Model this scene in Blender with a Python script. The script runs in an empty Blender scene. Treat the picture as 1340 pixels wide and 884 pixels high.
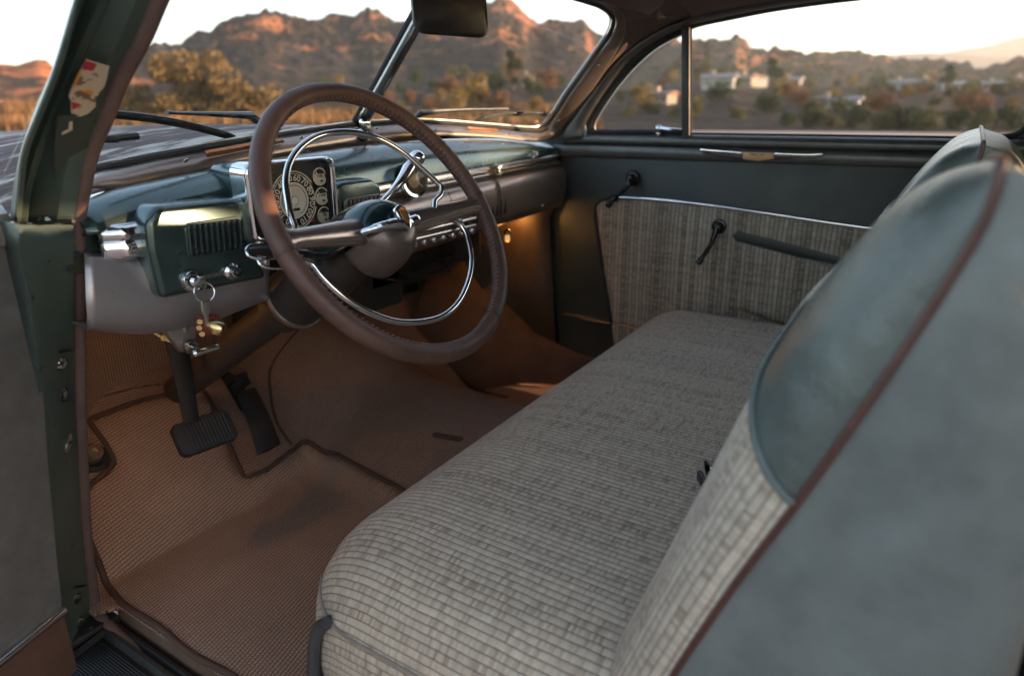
import bpy, bmesh, math, random
import numpy as np
from mathutils import Vector, Matrix

random.seed(7)
np.random.seed(7)
S = bpy.context.scene
COL = S.collection
R = math.radians

# ------------------------------------------------------------------ camera
CAM_LOC = np.array((-1.13, 0.0, 1.13))
HEAD, PITCH, FPX = R(32.7), R(-18.1), 893.0
PW, PH = 1340.0, 884.0
_fw = np.array((math.cos(HEAD)*math.cos(PITCH), math.sin(HEAD)*math.cos(PITCH), math.sin(PITCH)))
_rt = np.array((math.sin(HEAD), -math.cos(HEAD), 0.0))
_up = np.cross(_rt, _fw)
cd = bpy.data.cameras.new('camera')
cam = bpy.data.objects.new('camera', cd)
COL.objects.link(cam)
cam.matrix_world = Matrix((( _rt[0], _up[0], -_fw[0], CAM_LOC[0]), (_rt[1], _up[1], -_fw[1], CAM_LOC[1]),
                           (_rt[2], _up[2], -_fw[2], CAM_LOC[2]), (0, 0, 0, 1)))
cd.sensor_width = 36.0
cd.lens = 36.0*FPX/PW
cd.clip_start = 0.02
cd.clip_end = 20000
cd.dof.use_dof = True
cd.dof.focus_distance = 1.12
cd.dof.aperture_fstop = 2.9
S.camera = cam

# ------------------------------------------------------------------ sky, sun, exposure
SUN_AZ, SUN_EL = R(-66), R(5)          # azimuth from +X towards +Y
W = bpy.data.worlds.new('World')
S.world = W
W.use_nodes = True
wn = W.node_tree.nodes
sky = wn.new('ShaderNodeTexSky')
sky.sky_type = 'NISHITA'
sky.sun_disc = False
sky.sun_elevation = SUN_EL
sky.sun_rotation = math.atan2(math.cos(SUN_AZ), math.sin(SUN_AZ))
sky.air_density = 0.65
sky.dust_density = 0.5
sky.ozone_density = 0.5
W.node_tree.links.new(sky.outputs[0], wn['Background'].inputs[0])
wn['Background'].inputs[1].default_value = 0.15
sl = bpy.data.lights.new('sun', 'SUN')
sl.energy = 4.2
sl.angle = R(0.5)
sl.color = (1.0, 0.62, 0.36)
so = bpy.data.objects.new('sun', sl)
COL.objects.link(so)
sd = Vector((math.cos(SUN_AZ)*math.cos(SUN_EL), math.sin(SUN_AZ)*math.cos(SUN_EL), math.sin(SUN_EL)))
so.rotation_euler = sd.to_track_quat('Z', 'Y').to_euler()
vs = S.view_settings
vs.view_transform = 'Standard'
vs.look = 'None'
vs.exposure = 2.8
vs.gamma = 1.0
vs.use_curve_mapping = False
S.cycles.use_denoising = True
S.cycles.max_bounces = 8
S.cycles.transparent_max_bounces = 12
S.cycles.sample_clamp_indirect = 6.0

# ------------------------------------------------------------------ measuring helpers (photo pixel -> point on a real plane of the car)
def ray(px, py):
    return _fw*FPX + _rt*(px-PW/2) - _up*(py-PH/2)
def X(px, py, x):
    d = ray(px, py); return CAM_LOC + d*((x-CAM_LOC[0])/d[0])
def Y(px, py, y):
    d = ray(px, py); return CAM_LOC + d*((y-CAM_LOC[1])/d[1])
def Z(px, py, z):
    d = ray(px, py); return CAM_LOC + d*((z-CAM_LOC[2])/d[2])
def PL(px, py, p, n):
    d = ray(px, py); n = np.array(n, float); return CAM_LOC + d*(((np.array(p)-CAM_LOC)@n)/(d@n))
def FAR(px, py, dist):
    d = ray(px, py); return CAM_LOC + d*(dist/math.hypot(d[0], d[1]))
def onsurf(px, py, h):
    d = ray(px, py)/FPX; lo, hi = .3, 5.0
    for _ in range(50):
        m = (lo+hi)/2; p = CAM_LOC+m*d
        if p[2] > h(p[0], p[1]): lo = m
        else: hi = m
    return p
def nrm(v):
    v = np.array(v, float); return v/np.linalg.norm(v)

# ------------------------------------------------------------------ mesh helpers
class G:
    def __init__(s): s.v = []; s.f = []; s.uv = []; s.mi = []
    def add(s, v, f, uv=None, mi=0):
        o = len(s.v)
        s.v += [tuple(map(float, p)) for p in v]
        s.uv += [tuple(map(float, p)) for p in uv] if uv is not None else [(float(p[0]), float(p[1])) for p in v]
        s.f += [tuple(i+o for i in q) for q in f]
        s.mi += [mi]*len(f)
        return s
    def bm(s, b, mi=0):
        b.verts.ensure_lookup_table(); b.verts.index_update()
        s.add([tuple(v.co) for v in b.verts], [tuple(v.index for v in f.verts) for f in b.faces], mi=mi)
        b.free(); return s
    # grid of points
    def loft(s, rows, cu=False, cv=False, capu=False, uv=None, flip=False, mi=0):
        rows = [np.array(r, float) for r in rows]
        n, m = len(rows), len(rows[0])
        if uv is None:
            uv = []
            acc = np.zeros(m)
            for i, r in enumerate(rows):
                if i: acc = acc + np.linalg.norm(r-rows[i-1], axis=1)
                a = np.concatenate([[0], np.cumsum(np.linalg.norm(np.diff(r, axis=0), axis=1))])
                uv += [(a[j], acc[j]) for j in range(m)]
        else: uv = [q for r in uv for q in r]
        f = []
        for i in range(n if cv else n-1):
            for j in range(m if cu else m-1):
                q = (i*m+j, i*m+(j+1) % m, ((i+1) % n)*m+(j+1) % m, ((i+1) % n)*m+j)
                f.append(q[::-1] if flip else q)
        if capu:
            f.append(tuple(range(m))[::-1]); f.append(tuple((n-1)*m+j for j in range(m)))
        return s.add(np.concatenate(rows), f, uv, mi)
    def tube(s, pts, r, seg=10, closed=False, caps=True, flat=1.0, up=None, mi=0):
        P = np.array(pts, float); n = len(P)
        rr = np.full(n, r) if np.isscalar(r) else np.array(r, float)
        T = np.zeros_like(P)
        for i in range(n):
            a = P[(i-1) % n] if (closed or i > 0) else P[i]
            b = P[(i+1) % n] if (closed or i < n-1) else P[i]
            T[i] = nrm(b-a)
        u = np.array(up, float) if up is not None else np.array((0, 0, 1.)) if abs(T[0][2]) < .9 else np.array((1., 0, 0))
        rows = []
        for i in range(n):
            u = u - T[i]*(u@T[i])
            if np.linalg.norm(u) < 1e-6: u = np.array((1., .3, .2)); u = u - T[i]*(u@T[i])
            u = nrm(u); w = np.cross(T[i], u)
            rows.append([P[i]+rr[i]*(math.cos(t)*u*flat+math.sin(t)*w) for t in np.linspace(0, 2*math.pi, seg, endpoint=False)])
            if up is not None: u = np.array(up, float)
        return s.loft(rows, cu=True, cv=closed, capu=(caps and not closed), mi=mi)
    def lathe(s, prof, o, ax, seg=24, mi=0):      # prof: (radius, distance along axis)
        ax = nrm(ax); a = np.cross(ax, (0, 0, 1.)); a = nrm(a) if np.linalg.norm(a) > .05 else np.array((1., 0, 0)); b = np.cross(ax, a)
        o = np.array(o, float)
        rows = [[o+ax*h+max(r, 1e-5)*(math.cos(t)*a+math.sin(t)*b) for t in np.linspace(0, 2*math.pi, seg, endpoint=False)] for r, h in prof]
        return s.loft(rows, cu=True, capu=True, mi=mi)
    def prism(s, pts, vec, bev=0.0, seg=2, mi=0):
        b = bmesh.new()
        vs_ = [b.verts.new(tuple(p)) for p in pts]
        f = b.faces.new(vs_)
        ex = bmesh.ops.extrude_face_region(b, geom=[f])
        bmesh.ops.translate(b, vec=Vector(tuple(vec)), verts=[e for e in ex['geom'] if isinstance(e, bmesh.types.BMVert)])
        bmesh.ops.recalc_face_normals(b, faces=b.faces)
        if bev > 0: bmesh.ops.bevel(b, geom=list(b.edges), offset=bev, segments=seg, affect='EDGES', profile=.5, clamp_overlap=True)
        return s.bm(b, mi)
    def box(s, c, size, rot=None, bev=0.0, seg=2, mi=0):
        b = bmesh.new()
        bmesh.ops.create_cube(b, size=1.0)
        for v in b.verts: v.co = Vector((v.co.x*size[0], v.co.y*size[1], v.co.z*size[2]))
        if bev > 0: bmesh.ops.bevel(b, geom=list(b.edges), offset=bev, segments=seg, affect='EDGES', profile=.5, clamp_overlap=True)
        M = Matrix.Translation(Vector(tuple(c)))
        if rot is not None: M = M @ rot.to_4x4()
        bmesh.ops.transform(b, matrix=M, verts=b.verts)
        return s.bm(b, mi)
    def ball(s, c, rad, ex=(1, 0, 0), ey=(0, 1, 0), ez=(0, 0, 1), nu=20, nv=12, mi=0):
        c = np.array(c, float); ex, ey, ez = map(lambda q: np.array(q, float), (ex, ey, ez))
        rad = (rad, rad, rad) if np.isscalar(rad) else rad
        rows = []
        for i in range(nv+1):
            p = -math.pi/2+math.pi*i/nv
            rows.append([c+rad[0]*math.cos(p)*math.cos(t)*ex+rad[1]*math.cos(p)*math.sin(t)*ey+rad[2]*math.sin(p)*ez for t in np.linspace(0, 2*math.pi, nu, endpoint=False)])
        return s.loft(rows, cu=True, mi=mi)

def mk(name, g, mats, parent=None, ang=38, solid=0.0, off=0.0, label=None):
    me = bpy.data.meshes.new(name)
    me.from_pydata(g.v, [], g.f)
    ul = me.uv_layers.new(name='UVMap')
    li = np.zeros(len(me.loops), dtype=np.int32); me.loops.foreach_get('vertex_index', li)
    ul.data.foreach_set('uv', np.array(g.uv, dtype=np.float32)[li].ravel())
    if not isinstance(mats, (list, tuple)): mats = [mats]
    for m in mats: me.materials.append(m)
    if len(mats) > 1: me.polygons.foreach_set('material_index', np.array(g.mi, dtype=np.int32))
    b = bmesh.new(); b.from_mesh(me)
    bmesh.ops.remove_doubles(b, verts=b.verts, dist=1e-6)
    bmesh.ops.recalc_face_normals(b, faces=b.faces)
    b.to_mesh(me); b.free()
    me.shade_smooth()
    me.set_sharp_from_angle(angle=R(ang))
    o = bpy.data.objects.new(name, me)
    COL.objects.link(o)
    if parent is not None: o.parent = parent
    if solid:
        md = o.modifiers.new('Solidify', 'SOLIDIFY'); md.thickness = solid; md.offset = off
    if label: o['label'] = label
    return o
def empty(name, loc, label, cat, group=None):
    o = bpy.data.objects.new(name, None); COL.objects.link(o)
    o.location = loc; o.empty_display_size = .1
    tag(o, label, cat, group)
    return o
def tag(o, label=None, cat=None, group=None, kind=None):
    if label: o['label'] = label
    if cat: o['category'] = cat
    if group: o['group'] = group
    if kind: o['kind'] = kind
    return o
def resample(pts, n, smooth=True, closed=False):
    P = np.array(pts, float)
    if smooth and len(P) > 2:
        m = len(P); out = []
        rng = range(m) if closed else range(m-1)
        for i in rng:
            p0 = P[(i-1) % m] if (closed or i > 0) else 2*P[0]-P[1]
            p1 = P[i]; p2 = P[(i+1) % m]
            p3 = P[(i+2) % m] if (closed or i+2 < m) else 2*P[-1]-P[-2]
            for t in np.linspace(0, 1, 12, endpoint=False):
                out.append(.5*((2*p1)+(-p0+p2)*t+(2*p0-5*p1+4*p2-p3)*t*t+(-p0+3*p1-3*p2+p3)*t**3))
        if not closed: out.append(P[-1])
        P = np.array(out)
    if closed: P = np.vstack([P, P[:1]])
    d = np.concatenate([[0], np.cumsum(np.linalg.norm(np.diff(P, axis=0), axis=1))])
    q = np.linspace(0, d[-1], n+1)[:-1] if closed else np.linspace(0, d[-1], n)
    return np.stack([np.interp(q, d, P[:, k]) for k in range(P.shape[1])], axis=1)
def rrect(x0, x1, y0, y1, rad, n=6):
    """rounded rectangle, rad = one radius or four (x0y0, x1y0, x1y1, x0y1), counter-clockwise"""
    if np.isscalar(rad): rad = (rad,)*4
    out = []
    for (cx, cy, sx, sy, a0), r in zip(((x0, y0, 1, 1, 180), (x1, y0, -1, 1, 270), (x1, y1, -1, -1, 0), (x0, y1, 1, -1, 90)), rad):
        for t in np.linspace(a0, a0+90, n+1):
            out.append((cx+sx*r+r*math.cos(R(t)), cy+sy*r+r*math.sin(R(t))))
    return np.array(out)
def text_geo(g, s, size, o, ex, ey, depth=.0006, mi=0, mirror=False):
    cu = bpy.data.curves.new('lettering', 'FONT'); cu.body = s; cu.size = size; cu.extrude = depth/2
    cu.align_x = 'CENTER'; cu.align_y = 'CENTER'; cu.resolution_u = 2
    ob = bpy.data.objects.new('lettering', cu)
    me = bpy.data.meshes.new_from_object(ob)
    ex, ey = nrm(ex), nrm(ey); ez = np.cross(ex, ey); o = np.array(o, float)
    g.add([o+ex*v.co.x+ey*v.co.y+ez*v.co.z for v in me.vertices], [tuple(p.vertices) for p in me.polygons], mi=mi)
    bpy.data.objects.remove(ob); bpy.data.meshes.remove(me); bpy.data.curves.remove(cu)

# ------------------------------------------------------------------ materials
class MT:
    def __init__(s, name):
        s.m = bpy.data.materials.new(name); s.m.use_nodes = True
        s.t = s.m.node_tree; s.n = s.t.nodes; s.b = s.n['Principled BSDF']; s.out = s.n['Material Output']
    def link(s, a, b): s.t.links.new(a, b)
    def val(s, k, v):
        s.b.inputs[k].default_value = v if np.isscalar(v) else tuple(v)+((1,) if len(v) == 3 else ())
    def noise(s, scale, detail=4, rough=.55, coord='Object', sc=None):
        tc = s.n.new('ShaderNodeTexCoord'); nz = s.n.new('ShaderNodeTexNoise')
        nz.inputs['Scale'].default_value = scale; nz.inputs['Detail'].default_value = detail; nz.inputs['Roughness'].default_value = rough
        o = tc.outputs[coord]
        if sc:
            mp = s.n.new('ShaderNodeMapping'); mp.inputs['Scale'].default_value = sc; s.link(o, mp.inputs[0]); o = mp.outputs[0]
        s.link(o, nz.inputs['Vector'])
        return nz.outputs['Fac']
    def ramp(s, fac, stops):
        r = s.n.new('ShaderNodeValToRGB')
        while len(r.color_ramp.elements) < len(stops): r.color_ramp.elements.new(.5)
        for e, (p, c) in zip(r.color_ramp.elements, stops):
            e.position = p; e.color = tuple(c)+(1,) if not np.isscalar(c) else (c, c, c, 1)
        s.link(fac, r.inputs[0]); return r.outputs[0]
    def math(s, op, a, b=None, c=None):
        m = s.n.new('ShaderNodeMath'); m.operation = op
        for i, q in enumerate((a, b, c)):
            if q is None: continue
            if np.isscalar(q): m.inputs[i].default_value = q
            else: s.link(q, m.inputs[i])
        return m.outputs[0]
    def mix(s, fac, a, b, mode='MIX'):
        m = s.n.new('ShaderNodeMix'); m.data_type = 'RGBA'; m.blend_type = mode
        for k, q in ((0, fac), (6, a), (7, b)):
            if np.isscalar(q): m.inputs[k].default_value = q
            elif isinstance(q, tuple): m.inputs[k].default_value = q+(1,)
            else: s.link(q, m.inputs[k])
        return m.outputs[2]
    def bump(s, h, strength=.3, dist=.001):
        b = s.n.new('ShaderNodeBump'); b.inputs['Strength'].default_value = strength; b.inputs['Distance'].default_value = dist
        s.link(h, b.inputs['Height'])
        s.link(b.outputs[0], s.b.inputs['Normal']); return b
    def dents(s, b, scale, dist, strength=.5, sc=None):
        d = s.n.new('ShaderNodeBump'); d.inputs['Strength'].default_value = strength; d.inputs['Distance'].default_value = dist
        s.link(s.noise(scale, 3, .5, sc=sc), d.inputs['Height']); s.link(d.outputs[0], b.inputs['Normal'])
    def col(s, c): s.link(c, s.b.inputs['Base Color'])
ALB = 1.3      # interior colours raised to stand in for more light in the cabin
def simple(name, c, rough=.5, metal=0., var=.12, scale=30, bump=0, bscale=200, bdist=.0005, coat=0, rvar=.1, spec=.5):
    m = MT(name)
    f = m.noise(scale, 5)
    c = np.minimum(np.array(c)*(ALB if max(c) < .5 else 1), .9)
    m.col(m.ramp(f, [(.3, tuple(c*(1-var))), (.7, tuple(np.minimum(c*(1+var), 1)))]))
    m.val('Metallic', metal); m.val('Specular IOR Level', spec)
    m.link(m.math('MULTIPLY_ADD', m.noise(scale*2.3, 4), rvar*2, rough-rvar), m.b.inputs['Roughness'])
    if coat: m.val('Coat Weight', coat); m.val('Coat Roughness', .12)
    if bump: m.bump(m.noise(bscale, 4), bump, bdist)
    return m.m
def speck(name, c, rough, metal, specks, thr=.68, sscale=160, coat=0, wav=.06):
    m = MT(name); c = np.array(c)*ALB
    base = m.ramp(m.noise(9, 5), [(.3, tuple(c*.92)), (.7, tuple(c*1.08))])
    f = m.ramp(m.noise(sscale, 2), [(thr, 0.), (thr+.04, 1.)])
    m.col(m.mix(f, base, specks))
    m.val('Metallic', metal)
    m.link(m.math('MULTIPLY_ADD', m.noise(40, 5), .12 if wav else .03, rough-(.06 if wav else .015)), m.b.inputs['Roughness'])
    if coat: m.val('Coat Weight', coat); m.val('Coat Roughness', .15)
    if wav: m.bump(m.noise(14, 3), wav, .004)
    return m.m
def tweed(name, light, mid, dark, pu=.0098, pv=.0036, bump=.9, wc=(.24, .07, .12)):
    m = MT(name)
    uv = m.n.new('ShaderNodeUVMap'); sp = m.n.new('ShaderNodeSeparateXYZ')
    wob = m.n.new('ShaderNodeTexNoise'); wob.inputs['Scale'].default_value = 14
    add = m.n.new('ShaderNodeVectorMath'); add.operation = 'MULTIPLY_ADD'
    m.link(uv.outputs[0], wob.inputs['Vector'])
    m.link(wob.outputs['Color'], add.inputs[0]); add.inputs[1].default_value = (.004, .004, 0); m.link(uv.outputs[0], add.inputs[2])
    m.link(add.outputs[0], sp.inputs[0])
    U = m.math('DIVIDE', sp.outputs[0], pu); V = m.math('DIVIDE', sp.outputs[1], pv)
    fu = m.math('FLOOR', U); fv = m.math('FLOOR', V)
    rib = m.math('POWER', m.math('ABSOLUTE', m.math('SINE', m.math('MULTIPLY', U, math.pi))), .6)
    ph = m.math('MULTIPLY', m.math('MODULO', fu, 2.0), .5)
    V2 = m.math('ADD', V, ph)
    th = m.math('POWER', m.math('ABSOLUTE', m.math('SINE', m.math('MULTIPLY', V2, math.pi))), .7)
    H = m.math('MULTIPLY', rib, m.math('MULTIPLY_ADD', th, .34, .66))
    def wnoise(a, b=None):
        w = m.n.new('ShaderNodeTexWhiteNoise'); w.noise_dimensions = '2D'
        cb = m.n.new('ShaderNodeCombineXYZ'); m.link(a, cb.inputs[0])
        if b is not None: m.link(b, cb.inputs[1])
        m.link(cb.outputs[0], w.inputs['Vector']); return w.outputs['Value']
    cell = wnoise(fu, m.math('FLOOR', V2)); rowv = wnoise(m.math('FLOOR', m.math('DIVIDE', V, 1.0))); colv = wnoise(m.math('FLOOR', m.math('DIVIDE', U, 1.0)))
    tone = m.math('ADD', m.math('MULTIPLY_ADD', cell, wc[0], .2), m.math('ADD', m.math('MULTIPLY', rowv, wc[1]), m.math('MULTIPLY', colv, wc[2])))
    c1 = m.ramp(tone, [(.16, dark), (.36, mid), (.68, light)])
    gap = m.ramp(H, [(.18, 1.), (.5, 0.)])
    brown = tuple(np.array(dark)*.8)
    c2 = m.mix(gap, c1, brown)
    hair = m.ramp(m.noise(700, 3, coord='UV', sc=(2.2, 1, 1)), [(.3, .68), (.7, 1.2)])
    m.col(m.mix(1.0, c2, hair, 'MULTIPLY'))
    m.val('Roughness', .92); m.val('Specular IOR Level', .2); m.val('Sheen Weight', .15)
    m.dents(m.bump(m.math('ADD', H, m.math('MULTIPLY', m.noise(1100, 2, coord='UV'), .3)), bump, .0016), 6.5, .02, .45)
    return m.m
def carpet(name, light, dark, pu=.0062, pv=.0035):
    m = MT(name)
    uv = m.n.new('ShaderNodeUVMap'); sp = m.n.new('ShaderNodeSeparateXYZ')
    wob = m.n.new('ShaderNodeTexNoise'); wob.inputs['Scale'].default_value = 9
    add = m.n.new('ShaderNodeVectorMath'); add.operation = 'MULTIPLY_ADD'
    m.link(uv.outputs[0], wob.inputs['Vector'])
    m.link(wob.outputs['Color'], add.inputs[0]); add.inputs[1].default_value = (.005, .005, 0); m.link(uv.outputs[0], add.inputs[2])
    m.link(add.outputs[0], sp.inputs[0])
    U = m.math('DIVIDE', sp.outputs[0], pu); V = m.math('DIVIDE', sp.outputs[1], pv)
    rib = m.math('ABSOLUTE', m.math('SINE', m.math('MULTIPLY', V, math.pi/2)))
    th = m.math('ABSOLUTE', m.math('SINE', m.math('MULTIPLY', m.math('ADD', U, m.math('MULTIPLY', m.math('MODULO', m.math('FLOOR', m.math('DIVIDE', V, 2.0)), 2.0), .5)), math.pi)))
    H = m.math('MULTIPLY', m.math('POWER', rib, .6), m.math('MULTIPLY_ADD', m.math('POWER', th, .7), .55, .45))
    c = m.ramp(H, [(.15, dark), (.65, light)])
    big = m.ramp(m.noise(5, 6, .65, coord='UV'), [(.3, .84), (.7, 1.1)])
    fine = m.ramp(m.noise(300, 3, coord='UV'), [(.3, .7), (.7, 1.25)])
    m.col(m.mix(1.0, m.mix(1.0, c, big, 'MULTIPLY'), fine, 'MULTIPLY'))
    m.val('Roughness', .95); m.val('Specular IOR Level', .1)
    m.bump(H, .9, .002)
    return m.m
def leather(name, c, rough=.42, var=.3, scale=6, grain=420, wr=.4, coat=0.0, crease=2.2, csc=(1, 1, 2.5)):
    m = MT(name); c = np.array(c)*ALB
    f = m.noise(scale, 6, .6)
    g2 = m.noise(scale*4, 5, .6)
    base = m.ramp(f, [(.3, tuple(c*(1-var))), (.7, tuple(c*(1+var)))])
    m.col(m.mix(1.0, base, m.ramp(g2, [(.3, .85), (.7, 1.1)]), 'MULTIPLY'))
    m.link(m.math('MULTIPLY_ADD', m.noise(scale*3, 5), .25, rough-.12), m.b.inputs['Roughness'])
    vo = m.n.new('ShaderNodeTexVoronoi'); vo.inputs['Scale'].default_value = grain; vo.feature = 'DISTANCE_TO_EDGE'
    tc = m.n.new('ShaderNodeTexCoord'); m.link(tc.outputs['Object'], vo.inputs['Vector'])
    wrk = m.noise(28, 5, .6, sc=csc)
    h = m.math('ADD', m.math('MULTIPLY', vo.outputs['Distance'], .5), m.math('MULTIPLY', wrk, crease))
    m.dents(m.bump(h, wr, .0012), 7.5, .016, .4)
    if coat: m.val('Coat Weight', coat); m.val('Coat Roughness', .3)
    return m.m
def chrome_mat(name, c=(.78, .79, .8), rough=.06):
    m = MT(name); m.val('Metallic', 1.0); m.val('Base Color', c)
    m.link(m.math('MULTIPLY_ADD', m.noise(60, 5), .1, rough-.03), m.b.inputs['Roughness'])
    return m.m
def glass_mat(name, tint=(.97, .985, .98), spec=.55):
    m = MT(name); m.n.remove(m.b)
    tr = m.n.new('ShaderNodeBsdfTransparent'); tr.inputs[0].default_value = tint+(1,)
    gl = m.n.new('ShaderNodeBsdfGlossy'); gl.inputs['Roughness'].default_value = .02
    fr = m.n.new('ShaderNodeFresnel'); fr.inputs[0].default_value = 1.45
    mx = m.n.new('ShaderNodeMixShader')
    geo = m.n.new('ShaderNodeNewGeometry')
    m.link(m.math('MULTIPLY', m.math('MULTIPLY', fr.outputs[0], spec), m.math('SUBTRACT', 1.0, geo.outputs['Backfacing'])), mx.inputs[0]); m.link(tr.outputs[0], mx.inputs[1]); m.link(gl.outputs[0], mx.inputs[2])
    m.link(mx.outputs[0], m.out.inputs[0])
    return m.m
def emit_mat(name, c, st):
    m = MT(name); m.val('Base Color', c); m.val('Emission Color', c); m.val('Emission Strength', st); return m.m

M_GREEN = speck('dash_green_paint', (.042, .07, .068), .27, .7, (.12, .12, .11), .76, coat=.7, wav=0)
M_TAUPE = speck('taupe_metallic_paint', (.23, .185, .16), .33, .8, (.05, .035, .03), .72)
M_SILVER = speck('worn_silver_taupe_paint', (.27, .26, .268), .36, .7, (.10, .08, .075), .725)
M_DGREY = simple('door_vinyl', (.024, .029, .026), .48, var=.2, scale=10, bump=.25, bscale=300)
M_TRIMG = simple('garnish_grey_paint', (.085, .083, .08), .36, .55, var=.15)
M_CHROME = chrome_mat('chrome')
M_SPOKE = speck('spoke_satin_paint', (.30, .245, .215), .24, .85, (.08, .06, .05), .75, wav=.02)
M_SATIN = chrome_mat('satin_metal', (.5, .44, .38), .2)
M_DCHROME = chrome_mat('dark_chrome', (.3, .29, .28), .14)
M_RUBBER = simple('black_rubber', (.012, .012, .012), .62, var=.3, rvar=.1, spec=.35)
M_BLACK = simple('black_plastic', (.01, .01, .011), .35, var=.2)
M_DIAL = simple('black_dial', (.012, .012, .013), .45, var=.1)
M_CREAM = simple('cream_dial_print', (.8, .74, .62), .6, var=.08)
M_DIALGREY = simple('silver_dial_face', (.62, .58, .50), .5, var=.15)
M_RED = simple('red_lens', (.35, .03, .03), .3)
M_WHEEL = leather('brown_wheel_leather', (.070, .036, .027), .5, .18, 14, 700, .22)
M_STITCH = simple('pale_stitching', (.17, .11, .09), .8)
M_SEATL = leather('green_grey_seat_leather', (.066, .080, .072), .29, .15, 7, 480, .55, coat=.12, crease=2.6, csc=(.55, 1.6, 1.6))
M_SHELL = leather('worn_grey_seat_leather', (.104, .118, .112), .42, .2, 4.5, 480, .55, crease=3.0, csc=(1, 1.2, .6))
M_DOORL = leather('grey_door_leather', (.082, .080, .076), .55, .15, 9, 420, .3)
M_PIPE = leather('brown_piping', (.06, .024, .019), .4, .2, 20, 500, .2)
M_TWEED = tweed('seat_tweed', (.68, .585, .455), (.47, .395, .30), (.22, .15, .105))
M_DTWEED = tweed('door_tweed_shaded', (.46, .405, .32), (.27, .232, .182), (.10, .08, .06), pu=.0115, pv=.006, wc=(.16, .08, .26))  # tweed colours darkened for the shade on the door
M_CARPET = carpet('brown_loop_carpet', (.29, .19, .145), (.06, .036, .026))
M_MAT = carpet('brown_floor_mat_pile', (.40, .272, .20), (.07, .043, .031))
M_PLAINC = simple('plain_brown_carpet', (.10, .05, .03), .95, var=.25, scale=12, bump=.6, bscale=500, bdist=.002)
M_BIND = simple('dark_brown_binding', (.05, .028, .02), .8, var=.2, bump=.3, bscale=500)
M_WINDL = simple('brown_windlace_cloth', (.085, .055, .05), .9, var=.15, bump=.5, bscale=900)
M_HEAD = simple('brown_headliner_cloth', (.07, .05, .042), .95, var=.12, bump=.3, bscale=700)
M_GLASS = glass_mat('window_glass')
M_CLEAR = glass_mat('instrument_glass', (.97, .97, .96), .5)
M_BRASS = chrome_mat('brass', (.75, .56, .27), .22)
M_REDPL = simple('dark_red_leather', (.11, .02, .018), .45)
M_STEEL = chrome_mat('grey_steel', (.55, .54, .52), .3)
M_BULB = emit_mat('amber_bulb', (1.0, .55, .18), .1)
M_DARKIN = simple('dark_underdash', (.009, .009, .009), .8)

# worn green jamb paint with rust scuffs
def jamb():
    m = MT('worn_green_jamb_paint')
    base = m.ramp(m.noise(7, 5), [(.3, (.060, .091, .081)), (.7, (.09, .128, .113))])
    sc = m.ramp(m.noise(34, 8, .62, sc=(1, 1, .55)), [(.66, 0.), (.70, 1.)])
    m.col(m.mix(sc, base, (.018, .014, .012)))
    m.val('Metallic', .3)
    m.link(m.math('MULTIPLY_ADD', sc, .35, .33), m.b.inputs['Roughness'])
    m.bump(m.noise(25, 5), .15, .002)
    return m.m
M_JAMB = jamb()
def hoodpaint():
    m = MT('weathered_hood_with_sheen')
    f = m.noise(7, 10, .72, sc=(.5, 1.6, 1))
    m.col(m.ramp(f, [(.40, (.045, .022, .022)), (.52, (.085, .05, .047)), (.575, (.36, .33, .29)), (.7, (.5, .47, .42))]))  # weathered brown patina; the whitish streaks also paint in a reflection
    m.val('Specular IOR Level', .1); m.val('Roughness', .65); return m.m
M_HOOD = hoodpaint()

# ================================================================== THE CAR
car = empty('coupe', (0, .6, .0), 'old two-door coupe seen through its open driver door, green dashboard and grey tweed bench seat', 'car')
CO = np.array((0, .6, 0))
_mk = mk
def mk(name, g, mats, parent=None, **k):
    # parts are authored in car axes; the car Empty stands at (0,.6,0)
    if parent is not None and parent is car:
        g.v = [(p[0]-CO[0], p[1]-CO[1], p[2]-CO[2]) for p in g.v]
    elif parent is not None and parent.get('in_car'):
        g.v = [(p[0]-CO[0], p[1]-CO[1], p[2]-CO[2]) for p in g.v]
    o = _mk(name, g, mats, parent, **k)
    if parent is not None and (parent is car or parent.get('in_car')): INCAR.append(o); o['in_car'] = 1
    return o
INCAR = []
TILT = .027
def yD(x): return .975+.05*x
def wbase(x):
    k = x/.7
    return np.array((x, 1.12-.06*k*k, 1.112+.012*x-.053*k*k))

# ------------------------------------------------------------------ carpet, firewall, kick panels
def hump(x, y):
    k = max(0.0, 1-((x-.14)/.34)**2)
    return (.135+.10*max(0, y-.95))*k*k*(1 if y > .2 else 0)
def hfloor(x, y):
    toe = .8*max(0, y-1.2)
    return max(.30+toe, .30+hump(x, y)+toe*.55)
def grid_sheet(x0, x1, y0, y1, nx, ny, h, dz=0):
    rows = []; uv = []
    for j in range(ny+1):
        y = y0+(y1-y0)*j/ny
        rows.append([(x0+(x1-x0)*i/nx, y, h(x0+(x1-x0)*i/nx, y)+dz) for i in range(nx+1)])
        uv.append([(x0+(x1-x0)*i/nx, y*(1 if y < 1.2 else 1)+.28*max(0, y-1.2)) for i in range(nx+1)])
    return rows, uv
g = G(); r_, u_ = grid_sheet(-.665, .72, -.25, 1.62, 70, 90, hfloor)
for _r, _u in zip(r_, u_):
    if _r[0][1] > 1.13:
        _xx = -.70 if _r[0][1] < 1.2 else -.76
        _r.insert(0, (_xx, _r[0][1], _r[0][2])); _u.insert(0, (_xx, _u[0][1]))
    else:
        _r.insert(0, (-.6655, _r[0][1], _r[0][2])); _u.insert(0, (-.6655, _u[0][1]))
g.loft(r_, uv=u_)
carp = mk('carpet', g, M_CARPET, car, ang=60, solid=.006, off=-1)
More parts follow.
